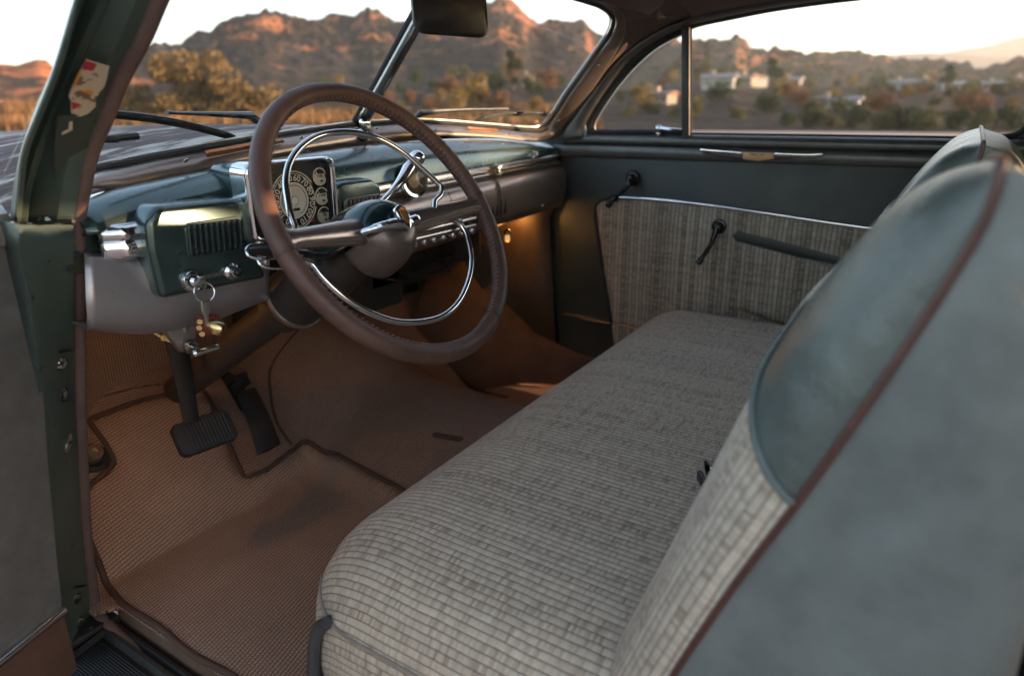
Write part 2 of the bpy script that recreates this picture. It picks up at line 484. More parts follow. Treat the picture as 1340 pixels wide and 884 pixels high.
# firewall and kick walls (ribbed carpet on the driver side)
g = G()
rows = []; uv = []
for z in np.linspace(.28, 1.0, 14):
    yb = 1.52-.0*(z)
    pts = [(-.73, 1.17, z), (-.71, 1.22, z), (-.65, 1.33, z), (-.55, 1.44, z), (-.44, 1.505, z), (-.3, 1.52, z), (-.1, 1.52, z)]
    pts = resample(pts, 22)
    a = np.concatenate([[0], np.cumsum(np.linalg.norm(np.diff(pts, axis=0), axis=1))])
    rows.append(pts); uv.append([(z, q) for q in a])
g.loft(rows, uv=uv)
mk('kick_carpet', g, M_CARPET, car, ang=60, solid=.006, off=0)
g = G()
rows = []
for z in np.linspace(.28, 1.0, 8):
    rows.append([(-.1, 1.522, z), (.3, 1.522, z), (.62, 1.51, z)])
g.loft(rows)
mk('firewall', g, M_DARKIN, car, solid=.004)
# bindings on the carpet
def onf(px, py): return onsurf(px, py, hfloor)
def binding(pxs, r=.0055, lift=.003, n=40, h=hfloor):
    P = [onsurf(a, b, h) for a, b in pxs]
    Q = resample(P, n); Q[:, 2] = [h(q[0], q[1])+lift for q in Q]
    return Q
g = G()
g.tube(binding([(426, 412), (385, 440), (355, 482), (354, 520), (362, 555), (381, 584)]), .0055, 8)
g.tube(binding([(104, 529), (150, 517), (195, 507), (250, 503), (275, 490), (300, 455), (350, 432), (420, 408)]), .0045, 8)
mk('carpet_binding', g, M_BIND, carp)
g = G(); q = [onf(566, 571), onf(580, 574), onf(606, 578)]; g.tube(resample([p+np.array((0, 0, .007)) for p in q], 10), [.004]+[.009]*8+[.004], 8, flat=.6); mk('floor_strap', g, M_BIND, carp)
# dimmer switch
p = onf(120, 602); nn = nrm((0, -.62, .78))
g = G(); g.lathe([(.0, 0), (.034, 0), (.033, .006), (.022, .009), (.021, .014)], p+nn*.002, nn, 28)
dm = mk('dimmer_switch', g, M_RUBBER, carp)
g = G(); g.lathe([(.0, .012), (.0165, .012), (.0165, .03), (.014, .034), (0.006, .034), (.005, .031), (0, .031)], p+nn*.002, nn, 24)
mk('switch_button', g, M_STEEL, carp)
# passenger kick panel (dark board) and speaker, seen beyond the wheel
g = G()
pts = [X(*q, .705) for q in ((735, 250), (719, 285), (723, 370), (727, 448))]
P = np.array(pts)
rows = [[q for q in P], [q+np.array((-.012, .05, 0)) for q in P], [q+np.array((-.03, .25, 0)) for q in P], [q+np.array((-.07, .48, 0)) for q in P]]
g.loft(rows)
kp = mk('kick_panel', g, simple('dark_brown_board', (.06, .035, .02), .6, var=.2), car, solid=.006)
g = G(); c0 = np.array((.655, 1.30, .66)); g.lathe([(0, -.012), (.05, -.014), (.075, -.010), (.083, 0), (.085, .006)], c0, (-1, -.1, 0), 32)
mk('kick_speaker', g, simple('speaker_grille', (.03, .027, .025), .7, bump=.6, bscale=900), kp)
g = G(); g.box((.79, 1.25, .66), (.02, .75, .86)); g.box((.745, 1.085, .64), (.07, .05, .78), bev=.004); mk('body_side', g, M_RUBBER, car)
# passenger side carpet strip (lit amber), a rounded roll along the kick panel
g = G(); rows = []
for (a, b), (c, d) in (((566, 345), (640, 335)), ((600, 392), (662, 392)), ((628, 430), (700, 436)), ((650, 470), (757, 462)), ((690, 520), (800, 475))):
    p = Z(a, b, .36); q = X(c, d, .69)
    p = X(a, b, .60)
    w_ = np.array((.485, p[1], hfloor(.485, p[1])+.008))
    rows.append([w_, p, p*.6+q*.4+np.array((0, 0, .004)), q])
g.loft(rows)
mk('footwell_side_carpet', g, M_PLAINC, car, ang=60, solid=.008)
# under-dash dark structure: heater box, wiring
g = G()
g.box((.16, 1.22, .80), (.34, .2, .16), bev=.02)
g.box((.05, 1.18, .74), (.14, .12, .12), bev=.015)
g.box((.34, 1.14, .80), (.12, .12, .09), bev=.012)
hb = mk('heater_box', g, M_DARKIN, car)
g = G()
for k, (a, b) in enumerate((((.0, 1.05, .80), (.2, 1.1, .77)), ((-.05, 1.07, .79), (.28, 1.08, .755)), ((.1, 1.06, .83), (.36, 1.1, .80)))):
    a = np.array(a); b = np.array(b)
    g.tube(resample([a, (a+b)/2+np.array((0, .01, -.02-.01*k)), b], 12), .004, 6)
mk('wiring', g, M_RUBBER, hb)

# ------------------------------------------------------------------ dashboard
XS = np.linspace(-.685, .705, 60)
g = G(); rows = []
for x in XS:
    e = min(1, max(0, (x+.70)/.12))       # left end sinks towards the pillar
    t = TILT*x
    sag = -.010*(1-e)**2
    P = [(.20, 1.0), (.15, 1.045), (.10, 1.065), (.075, 1.070), (.058, 1.0705), (.040, 1.067), (.024, 1.059), (.0115, 1.047), (.005, 1.034), (.002, 1.020), (-.0005, 1.006), (.004, 1.000), (.012, .999)]
    kk = (.036 if x > 0 else .036)*(x/.7)**2
    rows.append([(x, yD(x)+a, z+t+sag*min(1, max(0, (z-1.0)/.04))-kk*min(1, max(0, (z-1.003)/.06))) for a, z in P])
g.loft(rows)
dash = mk('dashboard', g, M_GREEN, car, solid=.004)
# two bar trim along the whole dash
g = G()
def bars(x):
    t = TILT*x; y = yD(x)
    return [(x, y+a, z+t) for a, z in ((.012, 1.002), (-.006, 1.002), (-.012, .999), (-.013, .994), (-.009, .990), (-.006, .988), (-.009, .986), (-.0135, .981), (-.013, .974), (-.007, .970), (.012, .969))]
g.loft([[(x, yD(x)+a+.9*max(0, -.645-x), z+TILT*x) for a, z in ((.02, 1.008), (-.006, 1.008), (-.014, 1.003), (-.017, .994), (-.014, .9875), (-.011, .986), (-.0145, .9845), (-.018, .976), (-.016, .966), (-.008, .960), (.02, .960))] for x in np.linspace(-.669, -.560, 18)]) 
mk('trim_end_cap', g, M_CHROME, dash, solid=.001)
g = G(); g.loft([bars(x) for x in np.linspace(-.57, .315, 30)]); g.loft([bars(x) for x in np.linspace(.319, .70, 12)])
mk('trim_band', g, M_SATIN, dash, solid=.001)
g = G(); g.box((-.655, 1.0, .968), (.13, .06, .085), bev=.012); mk('dash_end', g, M_GREEN, dash)
# lower dash panel
def low(x, off=0):
    t = TILT*x; y = yD(x)+off
    return [(x, y+a, z+t) for a, z in ((.012, .972), (-.008, .970), (-.020, .962), (-.027, .945), (-.029, .91), (-.024, .875), (-.012, .853), (.0, .846), (.03, .848))]
g = G(); g.loft([low(x) for x in np.linspace(-.16, .312, 24)])
mk('lower_panel', g, M_TAUPE, dash, solid=.003)
g = G(); g.loft([low(x, -.001) for x in np.linspace(.318, .695, 16)])
for xx in (.318, .695):
    P = low(xx, -.001); g.add(P, [tuple(range(len(P)))])
glove = mk('glove_box_door', g, M_TAUPE, dash)
# script lettering on the glove box
p = Y(720, 267, yD(.6)-.031)
g = G(); text_geo(g, 'MERCURY', .0125, (p[0]+.004, p[1], p[2]), (1, .05, TILT), (0, .05, 1), .0015)
mk('script_lettering', g, M_DCHROME, dash)
g = G(); p = Y(709.5, 269, yD(.56)-.031); g.ball(p, (.0035, .002, .0035)); mk('badge_dot', g, M_CHROME, dash)
# speaker grille slots in the lower panel
g = G()
for (px, py) in [(k, 0) for k in range(0)]: pass
for base, n, dx in (((618, 283), 4, 6.2), ((645, 274), 4, 6.0), ((590, 292), 4, 6.5)):
    g = G()
    for k in range(n):
        p = Y(base[0]+k*dx, base[1]-k*1.4, yD(.3)-.0305)
        x = p[0]; c = np.array((x, yD(x)-.0288, p[2]))
        pts = [c+np.array((a, -.0012, b)) for a, b in rrect(-.0028, .0028, -.019, .019, .0026, 4)]
        g.prism(pts, (0, .003, 0))
    mk('grille_slots', g, M_DARKIN, dash)
# radio with push buttons
p = Y(572, 305, .925)
g = G(); ctr = np.array((.035, .930, .868))
ctr = Y(566, 309, .93)
for k, (dz, r) in enumerate(((.012, .0035), (.004, .0025))):
    a = Y(533, 313-9*(k == 0)+2, .928); b = Y(622, 292-9*(k == 0)+2, .938)
    g.tube([a, b], r, 8)
mk('radio_trim', g, M_SATIN, dash)
for k in range(7):
    p = Y(540+k*12.4, 320-k*3.0, .93+.0005*k)
    g = G(); g.lathe([(0, -.006), (.0045, -.006), (.006, .002), (.0062, .012), (.0045, .015), (0, .0155)], p+np.array((0, .004, 0)), (0, -1, 0), 14)
    mk('radio_button', g, M_CHROME, dash)
for q in ((604, 283), (602, 293)):
    p = Y(*q, .925); g = G(); g.lathe([(.009, 0), (.0095, .012), (.008, .016), (0, .017)], p+np.array((0, .012, 0)), (0, -1, 0), 16); mk('radio_knob', g, M_CHROME, dash)
# radio panel seam
g = G()
sx = .10
P = [np.array(q)+np.array((0, -.0012, 0)) for q in low(sx)[1:8]]
g.tube(P, .0011, 6); mk('panel_seam', g, M_DARKIN, dash)
# glove button
p = Y(699, 202, yD(.56)-.003)
g = G(); g.lathe([(.010, 0), (.010, .004), (.006, .007), (.0075, .014), (.004, .018), (0, .0185)], p+np.array((0, .004, 0)), (0, -1, .1), 18); mk('dash_knob', g, M_CHROME, dash)

# clock on the centre of the dash
cc = Y(541, 236, .945); ax = nrm((-.12, -1, .12))
g = G(); g.lathe([(.030, .05), (.034, .03), (.0345, .012), (.037, .004), (.0375, -.002), (.034, -.007), (.0285, -.006), (.027, .002)], cc, -ax, 36)
clk = mk('clock', g, M_CHROME, dash)
g = G(); g.lathe([(0, 0), (.0285, 0)], cc+ax*.001, ax, 32); mk('clock_face', g, simple('clock_face', (.12, .09, .06), .5), dash)
g = G(); g.lathe([(0, .006), (.006, .005), (.013, .002), (.0155, 0)], cc+ax*.0015, ax, 24); mk('clock_center', g, simple('tan_disc', (.5, .36, .22), .5), dash)
g = G()
for t, l in ((R(60), .017), (R(-40), .023)):
    e1 = np.array((1, -.12, 0)); e2 = np.array((0, .12, 1.))
    g.tube([cc+ax*.007, cc+ax*.007+e1*math.cos(t)*l+e2*math.sin(t)*l], .0009, 6)
mk('clock_hands', g, M_CREAM, dash)
g = G(); g.lathe([(0, .010), (.018, .009), (.0275, .006)], cc, ax, 32); mk('clock_glass', g, M_CLEAR, dash)

# lower left skirt, silver taupe
g = G(); rows = []
for pl, y in (([(110, 331), (150, 331), (200, 330), (260, 325), (352, 310)], .96), ([(111, 337), (150, 338), (200, 338), (260, 335), (352, 325)], .945), ([(111, 352), (150, 354), (200, 354), (260, 350), (352, 335)], .936),
              ([(112, 390), (150, 393), (200, 394), (260, 384), (352, 356)], .93), ([(114, 415), (150, 418), (195, 419), (260, 406), (352, 372)], .934), ([(114, 426), (150, 429), (195, 430), (262, 417), (354, 384)], .942), ([(115, 431), (150, 434), (195, 435), (264, 423), (356, 389)], .955)):
    rows.append(resample([Y(*q, y) for q in pl], 24))
last = rows[-1]; rows.append(last+np.array((0, .02, .004))); rows.append(last+np.array((0, .10, .004)))
g.loft(rows)
mk('dash_skirt', g, M_SILVER, dash, solid=.003)

# ------------------------------------------------------------------ instrument housing
YF = .908
def prismY(g, pxs, y, depth, bev, seg=4, rnd=None):
    P = [Y(*q, y) for q in pxs]
    return g.prism(P, (0, depth, 0), bev, seg)
g = G()
prismY(g, [(206, 270), (322, 258), (345, 350), (352, 364), (212, 392), (196, 330), (192, 290)], YF, .11, .016, 5)
hou = mk('instrument_housing', g, M_GREEN, car, ang=50)
g = G()
prismY(g, [(318, 222), (330, 214), (428, 207), (438, 214), (444, 300), (436, 308), (338, 322), (326, 312)], YF+.012, .09, .008, 4)
mk('instrument_pod', g, M_GREEN, hou, ang=50)
g = G()
prismY(g, [(440, 244), (448, 238), (487, 233), (499, 242), (505, 300), (442, 310)], YF+.018, .08, .012, 4)
mk('vent_pod', g, M_GREEN, hou, ang=50)
# grille left: raised rim, dark recess, ribs
def grille(name, quad, nx, y, depth=.004, mat_rim=M_TAUPE, gap=None):
    a, b, c, d = [np.array(q, float) for q in quad]        # TL TR BR BL in px
    def at(u, v): return (a*(1-u)+b*u)*(1-v)+(d*(1-u)+c*u)*v
    gg = G()
    rim = [at(u, v) for u, v in rrect(0, 1, 0, 1, .12, 4)]
    rp = [Y(q[0], q[1], y-.0015) for q in rim]
    gg.prism(rp, (0, .004, 0))
    o1 = mk(name, gg, M_DARKIN, hou)
    gg = G(); gg.tube(resample(rp, 60, closed=True), .0022, 6, closed=True)
    for k in range(nx+1):
        u = .04+.92*k/nx
        if gap and k == gap: u = None
        if u is None: continue
        p, q = at(u, .07), at(u, .93)
        gg.tube([Y(p[0], p[1], y-.001), Y(p[0], p[1]+2, y-.0035), Y(q[0], q[1]-2, y-.0035), Y(q[0], q[1], y-.001)], .0026, 8)
    mk('grille_ribs', gg, mat_rim, hou)
grille('vent_grille', ((243, 294), (315, 284), (319, 326), (247, 337)), 9, YF, mat_rim=M_GREEN)
grille('vent_grille', ((451, 262), (498, 254), (500, 286), (454, 294)), 8, YF+.017, mat_rim=M_TAUPE)
# chrome bezel
def rr_px(pts, rad, n=8):
    P = [np.array(p, float) for p in pts]; out = []
    for i in range(4):
        p0, p1, p2 = P[i-1], P[i], P[(i+1) % 4]
        a = p1+(p0-p1)/np.linalg.norm(p0-p1)*rad; b = p1+(p2-p1)/np.linalg.norm(p2-p1)*rad
        for t in np.linspace(0, 1, n): out.append((1-t)**2*a+2*t*(1-t)*p1+t*t*b)
    return out
outer = [Y(q[0], q[1], YF-.006) for q in rr_px([(315, 214), (434, 203), (442, 301), (330, 320)], 14)]
inner = [Y(q[0], q[1], YF-.004) for q in rr_px([(338, 224), (427, 214), (435, 291), (346, 308)], 5)]
outer = resample(outer, 90, smooth=False, closed=True); 
oc = outer.mean(0)
def scl(P, k, dy): return np.array([oc+(p-oc)*k+np.array((0, dy, 0)) for p in P])
g = G()
rows = [scl(outer, 1.0, .03), scl(outer, 1.0, 0), scl(outer, .992, -.006), scl(outer, .965, -.008), scl(outer, .945, -.004), scl(outer, .93, -.005), scl(outer, .905, -.004), scl(outer, .90, -.003)]
g.loft(rows, cv=False, cu=True)
mk('chrome_bezel', g, M_CHROME, hou, ang=50)
g = G(); g.loft([scl(outer, .901, -.003), scl(outer, .89, .004), scl(outer, .87, .016)], cu=True); mk('bezel_liner', g, M_BLACK, hou)
g = G(); g.prism(scl(outer, .875, .010), (0, .004, 0)); mk('gauge_panel', g, M_DIAL, hou)
YG = YF+.0035
def disc(g, c, r0, r1, y, n=64, a0=0, a1=360, th=.001):
    rows = []
    A = np.linspace(R(a0), R(a1), n+1)
    for rr, yy in ((r0, y), (r1, y), (r1, y+th), (r0, y+th)): rows.append([(c[0]+rr*math.sin(t), yy, c[2]+rr*math.cos(t)) for t in A])
    g.loft(rows, cv=True)
    return g
c = Y(384.5, 262.5, YG)
RS = .0475
g = G(); disc(g, c, .00001, RS, YG-.0006); spd = mk('speedometer', g, M_DIAL, hou)
g = G(); disc(g, c, RS*.965, RS, YG-.002, a0=-62, a1=55); disc(g, c, RS*.965, RS, YG-.002, a0=108, a1=235)
disc(g, c, RS*.90, RS*.915, YG-.0018); disc(g, c, RS*.585, RS*.615, YG-.002)
mk('dial_ring', g, M_CREAM, hou)
g = G(); disc(g, c, .00001, RS*.585, YG-.0016); mk('dial_centre', g, M_DIALGREY, hou)
g = G()
for k in range(36):
    t = R(-150+300*k/35); disc(g, (c[0]+RS*.52*math.sin(t), 0, c[2]+RS*.52*math.cos(t)), .00001, .0010, YG-.0023, 8)
disc(g, c, RS*.14, RS*.16, YG-.0023)
for k in range(5):
    g.box((c[0]-.006+.0033*k, YG-.0025, c[2]-RS*.3), (.0027, .0012, .0042))
mk('dial_marks', g, M_DIAL, hou)
g = G()
for k in range(12):
    a = R(-150+300*k/11); rr = RS*.755
    p = (c[0]+rr*math.sin(a), YG-.0022, c[2]+rr*math.cos(a))
    text_geo(g, str(k*10), .0150, p, (math.cos(a), 0, -math.sin(a)), (math.sin(a), 0, math.cos(a)), .0008)
mk('dial_numerals', g, M_CREAM, hou)
g = G(); t = R(-150); g.tube([(c[0]+RS*.15*math.sin(t), YG-.004, c[2]+RS*.15*math.cos(t)), (c[0]+RS*.56*math.sin(t), YG-.004, c[2]+RS*.56*math.cos(t))], [.0016, .0006], 6)
mk('dial_needle', g, M_CREAM, hou)
g = G(); disc(g, c, .00001, RS*.14, YG-.0026, 24); mk('dial_boss', g, M_CREAM, hou)
for q, tx in (((417.5, 231), 'FUEL'), ((420.5, 256.5), 'TEMP'), ((423.5, 281.5), 'OIL')):
    c2 = Y(*q, YG); r2 = .0148
    g = G(); disc(g, c2, r2*.88, r2, YG-.002, 32); disc(g, c2, .00001, r2*.86, YG-.0008, 32, a0=100, a1=260)
    g.box((c2[0], YG-.0012, c2[2]), (r2*1.45, .001, r2*.62))
    mk('small_gauge', g, M_DIALGREY, hou)
    g = G(); text_geo(g, tx, .0066, (c2[0], YG-.0024, c2[2]+.001), (1, 0, 0), (0, 0, 1), .0006)
    g.box((c2[0]+.003, YG-.0022, c2[2]-r2*.5), (.005, .001, .003))
    mk('gauge_lettering', g, M_DIAL, hou)
    g = G(); g.tube([(c2[0]-.002, YG-.003, c2[2]-r2*.3), (c2[0]-r2*.55, YG-.003, c2[2]+r2*.55)], .0005, 5); mk('gauge_needle', g, M_CREAM, hou)
p = Y(408.5, 287, YG)
g = G(); g.prism([p+np.array((a, -.002, b)) for a, b in rrect(-.0035, .0035, -.0035, .0035, .001, 3)], (0, .002, 0)); g2 = g
mk('warning_lamp', g, M_RED, hou)
g = G(); g.prism(scl(outer, .872, .0005), (0, .001, 0)); mk('gauge_glass', g, M_CLEAR, hou)
# ignition lock, lettering, push knob on the lower housing
p = Y(250, 367, YF-.001)
g = G(); g.lathe([(.0, .0), (.0165, 0), (.0165, .004), (.0145, .007), (.010, .008), (.0095, .004), (.0085, .004), (.0085, .014), (.0065, .016), (0, .016)], p, (0, -1, 0), 32)
ign = mk('ignition_switch', g, M_CHROME, hou)
p2 = Y(303, 355, YF-.001)
g = G(); g.lathe([(.0125, 0), (.0125, .002), (.0095, .005), (.0085, .005), (.008, .012), (.0055, .013)], p2, (0, -1, 0), 28); mk('push_knob', g, M_CHROME, hou)
g = G(); g.ball(p2+np.array((0, -.014, 0)), (.0062, .006, .0062)); mk('knob_button', g, M_BLACK, hou)
g = G(); text_geo(g, 'DRIVARS[', .0085, Y(281, 360, YF-.0016), (1, 0, .02), (0, 0, 1), .001); mk('panel_lettering', g, M_STEEL, hou)

# ------------------------------------------------------------------ windshield, garnish, centre bar
B0, BR, BL, T0 = np.array((0, 1.12, 1.112)), np.array((.70, 1.06, 1.067)), np.array((-.70, 1.06, 1.051)), np.array((0, .917, 1.341))
NR = nrm(np.cross(BR-B0, T0-B0)); NL = nrm(np.cross(T0-B0, BL-B0))
if NR[1] > 0: NR = -NR
if NL[1] > 0: NL = -NL
def WR(px, py, off=0): return PL(px, py, B0+NR*off, NR)      # off > 0 : towards the cabin
def WL(px, py, off=0): return PL(px, py, B0+NL*off, NL)
eR = nrm(BR-B0); eL = nrm(BL-B0); upw = nrm(T0-B0)
# right opening contour (glass edge) in photo px, from centre base round to the header
C0 = [(480, 160), (550, 157), (640, 163), (690, 167), (708, 165), (722, 150), (740, 122), (762, 91), (780, 65), (792, 48), (799, 33), (798, 22), (785, 12), (765, 5), (742, -2), (700, -16), (640, -30)]
C1 = [(480, 165), (550, 162), (640, 168), (692, 173), (713, 171), (728, 154), (746, 125), (768, 94), (786, 67), (798, 50), (806, 33), (804, 19), (790, 7), (768, -1), (744, -8), (700, -23), (640, -38)]
C2 = [(480, 186), (550, 178), (640, 180), (700, 186), (727, 180), (743, 161), (760, 138), (779, 112), (797, 84), (812, 58), (819, 38), (815, 18), (800, 2), (776, -10), (748, -18), (700, -34), (640, -50)]
n_ = 120
k0 = resample([WR(*q, 0) for q in C0], n_); k1 = resample([WR(*q, .012) for q in C1], n_)
k2 = resample([WR(*q, .05) if i < 4 else WR(*q, .035) for i, q in enumerate(C2)], n_)
lo2 = [np.array((q[0], q[1]+.004, q[2]-.006)) for q in k2]
def garnish(name, a, b, mat, bulge, par, steps=6, tuck=True, inward=np.array((0, -1., .3))):
    rows = []
    for s in range(steps+1):
        t = s/steps; w = math.sin(math.pi*t)*bulge
        rows.append([p*(1-t)+q*t+nrm(inward)*w for p, q in zip(a, b)])
    g = G(); g.loft(rows); return mk(name, g, mat, par, ang=50, solid=.003)
wf = garnish('windshield_garnish', k1, k2, M_TAUPE, .008, car)
g = G(); g.tube((k0+k1)/2, .0062, 8, flat=1.0); mk('glass_seal', g, M_RUBBER, wf)
g = G(); g.tube(k0-NR*.004, .0022, 6); mk('seal_bright_edge', g, M_STEEL, wf)
# left opening
L0 = [(463, 161), (400, 170), (330, 180), (260, 192), (200, 203), (155, 212), (135, 216), (120, 222)]
L1 = [(463, 166), (400, 175), (330, 186), (260, 199), (200, 210), (155, 220), (133, 224), (118, 230)]
L2 = [(465, 187), (400, 197), (325, 212), (260, 228), (200, 243), (155, 250), (130, 247), (112, 245)]
j0 = resample([WL(*q, 0) for q in L0], 50); j1 = resample([WL(*q, .012) for q in L1], 50); j2 = resample([WL(*q, .05) for q in L2], 50)
wg = garnish('windshield_garnish', j1, j2, M_TAUPE, .010, car)
g = G(); g.tube((j0+j1)/2, .0062, 8); mk('glass_seal', g, M_RUBBER, wg)
g = G(); g.tube(j0-NL*.004, .0022, 6); mk('seal_bright_edge', g, M_STEEL, wg)
# defroster slots and screws on the garnish
def onG(px, py, right=True, lift=.0): return WR(px, py, .034+lift) if right else WL(px, py, .036+lift)
for right, q in ((True, [(612, 167), (652, 170), (653, 175), (640, 175), (614, 170)]), (False, [(270, 200), (330, 189), (372, 183), (373, 187), (330, 195), (272, 207)])):
    g = G(); g.prism([onG(*p, right, .001) for p in q], NR*-.006 if right else NL*-.006, .0012, 1)
    mk('defroster_slot', g, simple('bronze_slot', (.25, .12, .06), .35, .6), wf if right else wg)
SCR = simple('screw_metal', (.6, .6, .58), .25, 1.0)
def screw(p, ax, r, par, mat=SCR, cross=True, name='screw'):
    g = G(); g.lathe([(r, 0), (r*.95, r*.25), (r*.6, r*.45), (0, r*.5)], p, ax, 16)
    ax = nrm(ax); u = nrm(np.cross(ax, (.3, .1, 1))); v = np.cross(ax, u)
    o = mk(name, g, mat, par)
    return o
for q, rt in (((243, 210), 0), ((394, 180), 0), ((466, 168), 0), ((493, 168), 1), ((570, 170), 1), ((666, 175), 1), ((731, 158), 1), ((783, 86), 1)):
    screw(onG(*q, rt, .006), NR if rt else NL, .0042, wf if rt else wg)
# glass panes
def pane(B, e, c):
    g = G(); T = T0
    P = [B0+e*.012, B0+e*.73+upw*-.02, B0+e*.66+upw*.30, B0+e*.012+upw*.33]
    g.prism(P, c*-.004); return g
mk('windshield_pane', pane(BR, eR, NR), M_GLASS, car)
mk('windshield_pane', pane(BL, eL, NL), M_GLASS, car)
# centre bar
NB = nrm((0, -upw[2], upw[1]))
g = G(); a, b = B0+upw*-.004, B0+upw*.36
rows = []
for t in np.linspace(0, 1, 10):
    p = a*(1-t)+b*t; w = .013+.004*(1-t)**6
    rows.append([p+np.array((q*w, 0, 0))+NB*(.016*(1-abs(q)**2.5)+.001) for q in np.linspace(-1, 1, 11)])
g.loft(rows)
cb = mk('centre_bar', g, M_DCHROME, car, ang=60, solid=.002)
g = G(); g.box(B0+upw*.18-NB*.006, (.03, .012, .38), Matrix.Rotation(math.atan2(-(T0-B0)[1], (T0-B0)[2]), 3, 'X'), bev=.004); mk('bar_seal', g, M_RUBBER, cb)
g = G(); g.ball(B0+upw*.012+NB*.012, (.016, .010, .018)); g.ball(B0+upw*-.012+NB*.02, (.014, .010, .016)); mk('bar_foot', g, M_CHROME, cb)

# rear view mirror
g = G(); mc = X(591, 3, -.02)
m_ex = nrm((.93, -.37, 0)); m_ez = nrm((.02, .1, 1)); m_ey = np.cross(m_ez, m_ex)
pl = rrect(-.080, .080, -.057, .057, .022, 6)
rows = []
for d, k in ((0, .94), (.003, 1.0), (.010, 1.0), (.02, .93), (.026, .7), (.028, .1)):
    rows.append([mc+m_ex*a*k+m_ez*b*k+m_ey*d for a, b in pl])
mc = mc
g.loft(rows, cu=True, capu=True)
mir = mk('rear_view_mirror', g, M_BLACK, car, ang=50)
g = G(); g.tube([mc+m_ey*.02, mc+m_ey*.05+m_ez*.05, T0+upw*.08], .007, 8); mk('mirror_stem', g, M_DCHROME, mir)

# wipers
def wiper(W_, arm, blade, nn, off=-.02):
    g = G()
    P = [W_(*q, off-.004*(i == 0)) for i, q in enumerate(arm)]
    g.tube(P, [.011, .010, .0065, .0045, .0035, .005][:len(P)], 8, flat=.7)
    o = mk('wiper', g, simple('wiper_metal', (.05, .055, .06), .4, .6), car)
    g = G()
    Q = resample([W_(*q, off+.002) for q in blade], 14)
    g.tube(Q, [.004]+[.008]*12+[.004], 6, flat=.55)
    g.tube(Q-upw*.007, .003, 6)
    mk('wiper_blade', g, M_RUBBER, o)
    return o
wiper(WL, [(338, 158), (328, 151), (290, 150), (262, 149), (230, 148), (218, 147)], [(130, 146), (190, 152), (250, 163), (306, 178)], NL)
wiper(WR, [(543, 158), (550, 148), (572, 146), (605, 144), (650, 143), (664, 143)], [(619, 160), (640, 152), (670, 148), (717, 148)], NR)

# ------------------------------------------------------------------ passenger side: pillar, door frame, windows
XD = .72
# door window frame contours (photo px on the door plane)
C3 = [(729, 184), (741, 165), (765, 130), (789, 97), (812, 73), (838, 54), (870, 36), (905, 22), (960, 10), (1020, -1), (1110, -14), (1250, -32), (1400, -42)]
C4 = [(770, 180), (766, 166), (777, 144), (797, 114), (824, 81), (850, 59), (878, 43), (910, 31), (960, 20), (1020, 9), (1110, -3), (1250, -18), (1400, -28)]
C5 = [(781, 172), (779, 163), (792, 140), (811, 113), (836, 85), (862, 63), (890, 48), (912, 36), (962, 25), (1020, 14), (1110, 2), (1250, -12), (1400, -22)]
d3 = resample([X(*q, .698) for q in C3], 90); d4 = resample([X(*q, .708) for q in C4], 90); d5 = resample([X(*q, .722) for q in C5], 90)
pdoor_frame = garnish('door_frame', d3, d4, M_TRIMG, .010, car, inward=np.array((-1., 0, 0)))
garnish('frame_rubber', d4, d5, M_RUBBER, .002, pdoor_frame, inward=np.array((-1., 0, 0)))
g = G(); g.tube(d5+np.array((-.002, 0, 0)), .0018, 6); mk('frame_bright_edge', g, M_STEEL, pdoor_frame)
# a pillar cover between windshield garnish and door frame, running up into the headliner
def near(P, q): return int(np.argmin(np.linalg.norm(np.array(P)-np.array(q), axis=1)))
ia, ib = near(k2, WR(729, 180, .035)), near(k2, WR(817, 30, .035)); ic = near(d3, X(905, 22, .698))
ap = garnish('windshield_pillar', resample(k2[ia:ib+1], 60, smooth=False), resample(d3[:ic+1], 60, smooth=False)+np.array((-.001, 0, 0)), M_HEAD, -.004, car)
# headliner: from the right frame across to the left rail
rr = d3[ic:]
rows = []
for t in np.linspace(0, 1, 26):
    row = []
    for p in rr:
        x = p[0]*(1-t)+(-.60)*t
        row.append((x, p[1]*(1-t)+(p[1])*t, p[2]+ (.085*math.sin(math.pi*t))+.0*t))
    rows.append(row)
g = G(); g.loft(rows)
# front part over the windshield header
hl = mk('headliner', g, M_HEAD, car, ang=70, solid=.012, off=0)
hd = d3[ic]
fr_ = [(hd[0]*(1-t)-.60*t, hd[1], hd[2]+.085*math.sin(math.pi*t)) for t in np.linspace(0, 1, 40)]
hdr = list(k2[ib:])
hdr += [np.array((-p[0], p[1], p[2])) for p in hdr[::-1] if p[0] > .02]
g = G(); g.loft([resample(fr_, 60, smooth=False), resample(hdr, 60, smooth=False)]); mk('header_panel', g, M_HEAD, hl, ang=70, solid=.006)
# sun visor
V = [WR(*q, .10) for q in ((705, -45), (858, -30), (866, 0), (846, 17), (795, 2), (700, -20))]
g = G(); g.prism(V, NR*.012, .004, 2); mk('sun_visor', g, simple('visor_cloth', (.10, .075, .062), .9, var=.1, bump=.3, bscale=700), hl)
# roof skin and rear body
g = G(); rows = []
for y in np.linspace(-1.7, .79, 24):
    s = 1-max(0, (-.5-y)/1.2)**2*.20
    f = 1-max(0, (y-.6)/.35)**2*.10
    rows.append([(x, y, (1.40+.09*(1-(x/.76)**2)) - (1-s)*.9 - (1-f)*.7) for x in np.linspace(-.76, .76, 15)])
g.loft(rows); mk('roof', g, M_GREEN, car, ang=60, solid=.01)
